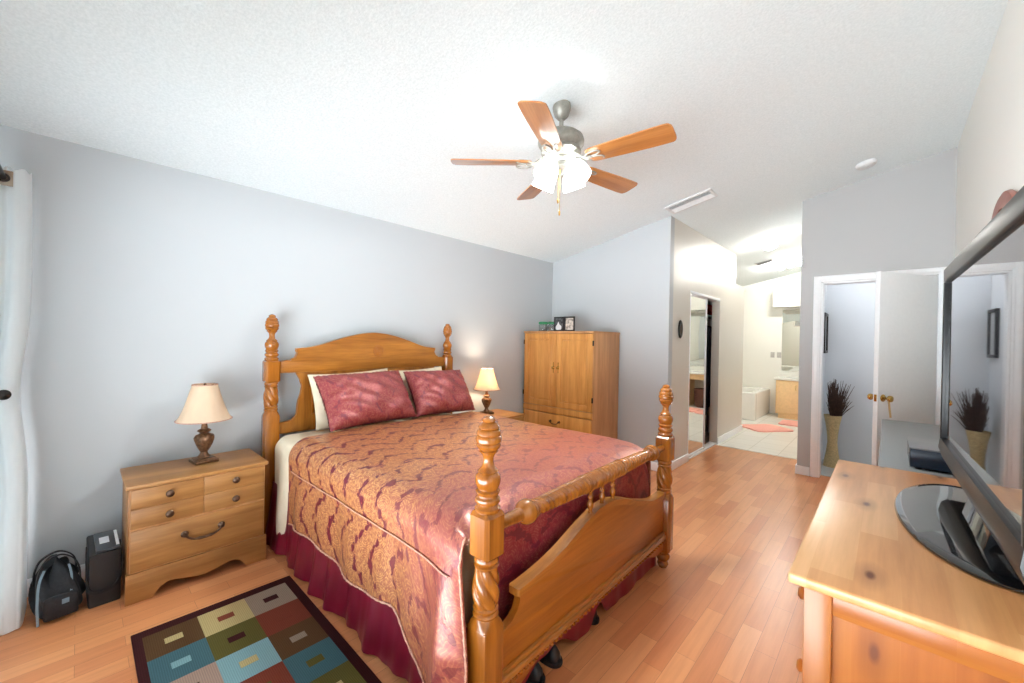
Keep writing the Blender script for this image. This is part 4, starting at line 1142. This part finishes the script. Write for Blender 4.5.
for z0, z1 in ((.135, .345), (.350, .560), (.565, .765)):
    for y0, y1 in ((YN + .055, ym - .004), (ym + .004, YFF - .055)):
        d = MB(); dbox(d, XF - .002, XF + .018, y0, y1, z0, z1, .005); dd = d.build('drawer', M['pine_y'], drs)
        for yk in (y0 + (y1 - y0) * .25, y0 + (y1 - y0) * .75):
            k = MB().lathe([(0, 0), (.009, 0), (.008, .012), (.016, .020), (.018, .028), (.012, .034), (0, .035)], 16, T(XF - .002 + ox, yk + oy, (z0 + z1) / 2) @ RY(-90)); k.build('knob', M['pine_z'], dd)

# ------------------------------------------------------------------ television
tv = thing('television', 'black flat screen television on an oval stand on the pine dresser', 'television', (.1888, 1.83, DZ), .0223)
# local: screen faces -x, width along y (-.62 .. .56)
b = MB(); b.box(.012, .075, -.62, .62, .095, .885, .012, 3); b.box(.06, .11, -.38, .38, .20, .72, .02, 3)
b.build('back_shell', M['black_plastic'], tv)
bz = MB(); bt = .022
bz.box(-.012, .014, -.622, .622, .828, .887, .006, 3); bz.box(-.012, .014, -.622, -.622 + bt, .165, .834, .005, 3); bz.box(-.012, .014, .622 - bt, .622, .165, .834, .005, 3)
bz.prism([(-.012, .188), (-.016, .150), (-.006, .112), (.014, .095), (.016, .188)], lambda a, b_, d: (a, d, b_), -.622, .622, .003)
bz.build('bezel', plain('satin_black_bezel', S(24, 24, 26), .34, spec=.45, var=.02), tv)
MB().box(.0, .010, -.622 + bt - .003, .622 - bt + .003, .180, .834).build('screen', M['screen'], tv)
nk = MB(); nk.prism([(.0, .012), (.065, .012), (.075, .14), (.030, .14)], lambda a, b_, d: (a, d, b_), -.17, .17, .006); nk.build('stand_neck', M['gloss_black'], tv)
bs = MB()
def ell(r, z): return [(0.03 + .192 * r * cos(2 * pi * k / 72), .10 + .455 * r * sin(2 * pi * k / 72), z) for k in range(72)]
rings = [[bs.bm.verts.new(p) for p in ell(r, z)] for r, z in ((.97, .001), (1.0, .004), (1.0, .010), (.985, .014), (.90, .017), (.5, .019))]
for A, B in zip(rings, rings[1:]):
    for k in range(72): bs.bm.faces.new((A[k], A[(k + 1) % 72], B[(k + 1) % 72], B[k]))
bs.bm.faces.new(list(reversed(rings[0]))); bs.bm.faces.new(rings[-1])
bs.build('stand_base', M['gloss_black'], tv)

# ------------------------------------------------------------------ console table behind the dresser with player
ct = thing('console_table', 'low console under a grey woven cloth past the dresser', 'table', (.19, 3.56, 0))
t = MB(); t.box(-.205, .205, -.93, .93, .755, .782, .004); t.build('table_top', M['pine_x'], ct)
cl = MB(); cl.box(-.218, .212, -.938, .938, .7825, .790, .003); cl.box(-.218, -.212, -.938, .938, .62, .7895, .002); cl.build('cloth', M['grey_cloth'], ct)
for sx in (-1, 1):
    for sy in (-1, 1):
        l = MB().box(sx * .17 - .02, sx * .17 + .02, sy * .89 - .02, sy * .89 + .02, 0, .756, .003); l.build('leg', M['dark_metal'], ct)
pl2 = thing('disc_player', 'dark disc player with a grey top on the grey cloth beside the television', 'disc player', (.225, 2.93, .790))
b = MB(); b.box(-.140, .165, -.165, .165, .010, .100, .006); b.build('body', M['dvd_front'], pl2)
b = MB(); b.box(-.142, .167, -.167, .167, .098, .106, .003); b.build('lid', M['dvd_top'], pl2)
for sx in (-1, 1):
    for sy in (-1, 1):
        l = MB().lathe([(0, .0005), (.014, .0005), (.013, .011), (0, .011)], 12, T(.012 + sx * .12, sy * .13, 0)); l.build('foot', M['black_plastic'], pl2)

# round wall decoration above the television
wd = thing('wall_plaque', 'round reddish rimmed wall decoration above the television', 'wall decoration', (XR, 3.06, 1.77))
MB().shell([(.36, 0), (.372, .012), (.368, .028), (.35, .036)], .06, 56, RY(-90)).build('rim', M['red_wood'], wd)
MB().lathe([(0, .002), (.312, .002), (.312, .012), (.2, .016), (0, .018)], 56, RY(-90)).build('face', M['door_paint'], wd)

# ------------------------------------------------------------------ ceiling fan
FX, FY = -1.445, 1.945
FZ = cz(FX)
fan = thing('ceiling_fan', 'five blade ceiling fan with lit glass shades', 'ceiling fan', (FX, FY, FZ))
MB().lathe([(0, 0.022), (.050, .020), (.054, -.01), (.052, -.030), (.042, -.060), (.026, -.078), (.018, -.084), (0, -.085)], 32).build('canopy', M['fan_metal'], fan)
MB().lathe([(.013, -.07), (.013, -.155)], 16).build('downrod', M['fan_metal'], fan)
mt_ = MB().lathe([(0, -.135), (.030, -.136), (.040, -.150), (.060, -.158), (.105, -.172), (.130, -.192), (.137, -.215), (.134, -.235), (.118, -.252), (.112, -.262), (.120, -.270), (.118, -.285), (.090, -.300), (.060, -.306), (0, -.306)], 40)
mt_.build('motor_housing', M['fan_metal'], fan)
sw = MB().lathe([(0, -.300), (.052, -.302), (.060, -.315), (.058, -.345), (.066, -.352), (.064, -.372), (.040, -.386), (.018, -.396), (.010, -.410), (0, -.414)], 32); lk = sw.build('light_kit', M['fan_metal'], fan)
for k in range(5):
    a = radians(6.4 + 72 * k)
    R_ = Matrix.Rotation(a, 4, 'Z')
    bi = MB()
    zb = -.350
    arm_l = [R_ @ Vector(p) for p in ((.085, 0, -.295), (.125, 0, -.325), (.165, 0, zb), (.20, .0, zb + .0))]
    bi.strip(arm_l, .030, .007, R_ @ Vector((0, 1, 0)))
    for s in (-1, 1):
        cv = smooth_pts([(.13, 0, -.330), (.165, s * .020, zb), (.200, s * .048, zb + .0), (.245, s * .050, zb), (.262, s * .030, zb), (.235, s * .012, zb), (.205, s * .008, zb)], 4)
        bi.tube([R_ @ Vector(p) for p in cv], .0055, 8)
    bi.build('blade_iron', M['fan_metal'], fan)
    tilt = Matrix.Rotation(radians(-12), 4, 'X')
    outl = smooth_pts([(.185, -.052), (.30, -.062), (.50, -.070), (.618, -.070), (.640, -.064), (.650, -.044), (.652, 0), (.650, .044), (.640, .064), (.618, .070), (.50, .070), (.30, .062), (.185, .052), (.180, 0)], 4, True)
    bl = MB(); bl.prism(outl, lambda x, y, d: (x, y, d), 0, .007, .002)
    for v in bl.bm.verts: v.co = tilt @ v.co
    bo = bl.build('blade', M['fan_cherry'], fan); bo.location = (0, 0, zb + .005); bo.rotation_euler = (0, 0, a)
for k in range(4):
    a = radians(-2 + 90 * k); R_ = Matrix.Rotation(a, 4, 'Z')
    base = R_ @ Vector((.050, 0, -.362)); tip = R_ @ Vector((.092, 0, -.366))
    ar = MB(); ar.tube([base, (base + tip) / 2, tip], .010, 10)
    ar.build('lamp_arm', M['fan_metal'], lk)
    sm = Matrix.Translation(tip) @ R_ @ RY(152)
    sh = MB(); sh.shell([(.024, -.008), (.034, .004), (.050, .022), (.061, .048), (.066, .078), (.069, .104)], .004, 32, sm)
    so = sh.build('glass_shade', M['fan_shade'], lk)
    bu = MB().lathe([(0, .0), (.014, .006), (.022, .03), (.024, .05), (.016, .068), (0, .074)], 16, sm)
    bu.build('bulb', M['fan_bulb'], lk)
for (dx, dy, zl) in ((.02, -.03, -.635), (-.03, .02, -.54)):
    ch = MB(); ch.tube([(dx, dy, -.37), (dx, dy, zl)], .0016, 6); ch.lathe([(0, -.03), (.005, -.026), (.006, -.01), (.003, 0), (0, .002)], 10, T(dx, dy, zl)); ch.build('pull_chain', M['brass'], lk)

# ------------------------------------------------------------------ ceiling fittings
vn = thing('air_vent', 'white ceiling air vent above the corridor corner', 'vent', (-1.445, 4.085, cz(-1.445)), 0, None, -SLOPE)
v = MB()
v.box(-.222, .222, -.122, -.088, -.016, -.001, .005); v.box(-.222, .222, .088, .122, -.016, -.001, .005); v.box(-.222, -.195, -.09, .09, -.016, -.001, .004); v.box(.195, .222, -.09, .09, -.016, -.001, .004)
v.build('frame', M['steel'], vn)
MB().box(-.198, .198, -.090, .090, -.004, -.0012).build('backing', plain('vent_shadow_grey', S(120, 122, 120), .8), vn)
for k in range(8):
    y = -.076 + k * .0217
    v = MB(); v.box(-.196, .196, -.008, .008, -.0008, .0008, 0, 2, T(0, y, -.010) @ RX(38 if k < 4 else -38)); v.build('slat', M['steel'], vn)
sd = thing('smoke_detector', 'round white smoke detector on the ceiling near the right wall', 'smoke detector', (-.175, 4.84, cz(-.175)), 0, None, -SLOPE)
MB().lathe([(0, -.001), (.076, -.001), (.077, -.012), (.070, -.030), (.050, -.037), (0, -.038)], 36).build('cover', M['steel'], sd)
v = MB(); v.tube([(.058 * cos(2 * pi * k / 32), .058 * sin(2 * pi * k / 32), -.0345) for k in range(32)], .0025, 6, True); v.lathe([(0, -.036), (.012, -.036), (.010, -.041), (0, -.042)], 14); v.build('grille', M['hinge_white'], sd)

def dome(x, y, label, r=.10, mat=None, group=None):
    d = thing('ceiling_light', label, 'ceiling light', (x, y, cz(x)), 0, group, -SLOPE)
    MB().lathe([(0, -.001), (r * 1.05, -.001), (r * 1.05, -.018), (r * .9, -.024), (0, -.024)], 32).build('base', M['steel'], d)
    MB().lathe([(r * .92, -.022), (r * 1.02, -.05), (r * .96, -.085), (r * .7, -.118), (r * .35, -.134), (0, -.138)], 32).build('globe', mat or M['bath_globe'], d)
    return d
dome(-1.226, 6.46, 'lit round globe light on the ceiling of the corridor to the bathroom')
dome(.35, 5.85, 'added unseen globe light on the ceiling, brightening the small room behind the door', .09, glow('added_small_globe', (1, .98, .95, 1), 170.0))  # lamp added out of view to brighten the small room
bvn = thing('bath_vent', 'small white exhaust vent on the bathroom ceiling', 'vent', (-1.53, 7.75, cz(-1.53)), 0, None, -SLOPE)
v = MB(); v.box(-.13, .13, -.10, .10, -.014, -.001, .004); v.build('frame', M['steel'], bvn)
v = MB()
for k in range(5): v.box(-.11, .11, -.075 + k * .034, -.062 + k * .034, -.017, -.013)
v.build('slots', M['grey_plastic'], bvn)
lbar = thing('bathroom_light_bar', 'row of lit globe bulbs on the bathroom ceiling', 'light bar', (-1.20, 8.24, cz(-1.20)), 0, None, -SLOPE)
MB().box(-.26, .26, -.045, .045, -.030, -.001, .006).build('bar', M['steel'], lbar)
for k in range(4):
    MB().lathe([(0, -.030), (.018, -.031), (.022, -.045), (.042, -.068), (.045, -.088), (.032, -.112), (0, -.122)], 20, T(-.195 + k * .13, 0, 0)).build('bulb', M['bar_bulb'], lbar)

# ------------------------------------------------------------------ corridor and bathroom
orn = thing('wall_ornament', 'small dark oval ornament on the corridor wall beside the mirrored closet', 'wall ornament', (XC, 4.555, 1.535))
MB().shell([(.050, .001), (.052, .010), (.046, .018)], .018, 32, Matrix.Diagonal((1, 1, 2.0, 1)) @ RY(90)).build('rim', M['dark_metal'], orn)
MB().lathe([(0, .001), (.036, .001), (.034, .010), (0, .012)], 24, Matrix.Diagonal((1, 1, 2.0, 1)) @ RY(90)).build('face', M['lamp_bronze'], orn)

# closet rail and clothes
cr_ = MB().tube([(-2.08, YB + .10 + k * .26, 1.72) for k in range(10)], .014, 12)
cro = tag(cr_.build('closet_rail', M['steel']), 'white closet rail behind the mirrored sliding door', 'closet rail')
def garment(y, zlen, mat, label, cat='clothing'):
    r = thing('garment', label, cat, (-2.08, y, 0), 0, 'clothes hanging in the closet')
    hg = MB(); hg.tube(smooth_pts([(0, 0, 1.738), (.012, 0, 1.742), (.010, 0, 1.715), (0, 0, 1.70), (0, 0, 1.685)], 3), .0022, 6); hg.tube([(-.20, 0, 1.62), (0, 0, 1.685), (.20, 0, 1.62)], .004, 6); hg.build('hanger', M['dark_metal'], r)
    g = MB()
    zt = 1.665
    pts = smooth_pts([(-.05, zt), (-.21, zt - .07), (-.25, zt - .35), (-.215, zt - .36), (-.20, zt - zlen), (.20, zt - zlen), (.215, zt - .36), (.25, zt - .35), (.21, zt - .07), (.05, zt)], 2, True)
    g.prism(pts, lambda a, b_, d: (a, d + .012 * sin(14 * a) * (zt - b_), b_), -.028, .028, .008); g.build('cloth', mat, r)
garment(5.62, 1.20, M['navy'], 'long navy garment hanging in the closet right behind the mirror edge')
garment(6.12, 1.30, M['navy'], 'long navy garment hanging in the closet opening, nearest the white jamb')
garment(6.24, 1.20, M['navy'], 'navy garment hanging second beyond the closet opening jamb')
garment(6.36, 1.05, M['black_cloth'], 'black garment hanging at the far end of the closet')
csh = MB().box(-2.399, -1.87, YB + .11, 6.695, 1.775, 1.793, .003)
tag(csh.build('closet_shelf', M['trim']), 'white shelf inside the closet above the hanging clothes', 'shelf')
fb_ = thing('folded_blanket', 'red folded blanket on the closet shelf behind the sliding mirror', 'blanket', (-2.08, 6.24, 1.793))
for k in range(3):
    MB().box(-.20 + .004 * k, .20 - .006 * k, -.15, .15, .001 + k * .052, .050 + k * .052, .020, 3).build('fold', M['red_cloth'], fb_)

van = thing('bathroom_vanity', 'pale maple vanity cabinet with white top in the bathroom', 'vanity', (-.85, 9.30, 0))
b = MB(); b.box(-.70, .05, -.27, .29, .09, .72, .003); b.box(-.66, .05, -.23, .29, 0, .09); b.box(.62, 1.35, -.27, .29, .09, .72, .003); b.box(.62, 1.33, -.23, .29, 0, .09); b.box(.05, .62, -.25, -.23, .60, .72, .003)
b.build('cabinet', M['bath_oak'], van)
MB().box(-.73, 1.38, -.30, .298, .72, .76, .008, 3).build('countertop', M['tub'], van)
for x0, x1 in ((-.68, -.33), (-.31, .03), (.64, .98), (1.0, 1.33)):
    d = MB().box(x0, x1, -.288, -.27, .12, .70, .006); dd = d.build('door', M['bath_oak'], van)
    k = MB().tube(smooth_pts([(x1 - .05, -.288, .64), (x1 - .05, -.312, .63), (x1 - .05, -.312, .56), (x1 - .05, -.288, .55)], 3), .005, 8); k.build('handle', M['brass'], dd)
MB().lathe([(.19, .005), (.20, .010), (.17, .011), (.06, .002), (0, .001)], 32, T(-.33, .0, .756)).build('sink', M['tub'], van)
fa = MB(); fa.tube(smooth_pts([(-.33, .21, .76), (-.33, .21, .86), (-.33, .17, .90), (-.33, .10, .87)], 4), .012, 10); fa.build('faucet', M['fan_metal'], van)
tag(MB().box(-1.555, .45, YF - .012, YF - .001, .875, 2.075, .002).build('bathroom_mirror', M['mirror']), 'wide frameless mirror on the bathroom wall above the vanity', 'mirror')
bc = thing('bathroom_wall_cabinet', 'boxy off-white cabinet mounted high over the bathroom mirror', 'cabinet', (-1.25, 9.44, 2.12))
b = MB(); b.box(-.42, 1.5, -.15, .158, 0, .36, .004); b.build('body', M['wall_bath'], bc)
tag(MB().shell([(.10, 0), (.135, .05), (.15, .34), (.155, .40)], .012, 24, T(-.50, 9.22, 0)).build('waste_basket', M['brown_wicker']), 'brown wicker basket under the knee space of the vanity', 'basket')
tb = thing('bathtub', 'white bathtub surround in the bathroom corner', 'bathtub', (-2.40, 8.95, 0))
b = MB(); b.box(-.88, .66, -.62, -.50, 0, .50, .02, 3); b.box(.55, .66, -.52, .62, 0, .50, .02, 3); b.box(-.88, -.76, -.52, .62, 0, .50, .02, 3); b.box(-.78, .57, .50, .62, 0, .50, .02, 3); b.box(-.80, .60, -.54, .54, .0, .12, .01)
b.build('deck', M['tub'], tb)
M['switch_grey'] = plain('switch_grey', S(176, 172, 166), .5)
sw_ = thing('light_switch', 'pair of small grey switch plates on the bathroom wall beside the mirror', 'switch', (-1.66, YF, 1.18))
for s in (-1, 1):
    MB().box(s * .055 - .035, s * .055 + .035, -.008, -.001, -.055, .055, .002).build('plate', M['switch_grey'], sw_)
def mat_rug(x, y, sx, sy, rz, label):
    m = MB(); o = smooth_pts([(-sx, -sy), (0, -sy * 1.03), (sx, -sy), (sx * 1.05, 0), (sx, sy), (0, sy * 1.03), (-sx, sy), (-sx * 1.05, 0)], 5, True)
    m.prism(o, lambda a, b_, d: (a, b_, d), .0005, .022, .007, 3)
    q = tag(m.build('bath_mat', M['pink']), label, 'bath mat', 'pink bath mats'); q.location = (x, y, 0); q.rotation_euler = (0, 0, rz)
mat_rug(-1.46, 7.72, .30, .24, .9, 'pink bath mat on the white tiles in front of the bathtub')
mat_rug(-1.02, 8.55, .34, .24, .0, 'pink bath mat on the white tiles in front of the vanity')
mat_rug(-.35, 8.62, .25, .24, .0, 'pink bath mat on the tiles seen in the closet mirror')

# ------------------------------------------------------------------ small room behind the door
struct('floor', MB().box(-.56, 1.15, YD + .12, 6.18, 0, .004), M['vinyl'])
vs = thing('floor_vase', 'tall waisted straw coloured vase of dark dried twigs on the small room floor', 'vase', (-.452, 5.90, .004))
MB().shell([(.085, 0), (.080, .02), (.058, .16), (.046, .27), (.050, .36), (.064, .48), (.080, .56), (.084, .585)], .006, 32).build('vase_body', M['vase'], vs)
tw_ = MB(); random.seed(3)
for k in range(240):
    a = random.uniform(0, 2 * pi); sp_ = random.uniform(.02, .17); ht = random.uniform(.70, 1.02) - sp_ * .3
    x, y = cos(a), sin(a)
    if x < 0: x *= .35
    if y > 0: y *= .8
    p0 = (x * .02, y * .02, .30); p1 = (x * (.02 + sp_ * .25), y * (.02 + sp_ * .25), .56); p2 = (x * sp_ * .75, y * sp_ * .75, .56 + (ht - .56) * .6); p3 = (x * sp_ * 1.05 + random.uniform(-.015, .015), y * sp_ * 1.05, ht)
    tw_.tube([p0, p1, p2, p3], [.0035, .004, .0035, .0015], 5)
tw_o = tw_.build('twigs', M['twig'], vs); tw_o['kind'] = 'stuff'
pc = thing('hanging_picture', 'dark framed picture on the side wall of the small room', 'picture', (-.56, 5.98, 1.53))
f = MB(); f.box(0.001, .030, -.15, .15, .205, .235, .004); f.box(0.001, .030, -.15, .15, -.235, -.205, .004); f.box(0.001, .030, -.15, -.12, -.205, .205, .004); f.box(0.001, .030, .12, .15, -.205, .205, .004)
f.build('frame', M['frame_black'], pc)
MB().box(.001, .012, -.122, .122, -.207, .207).build('picture_print', M['wall_blue'], pc)
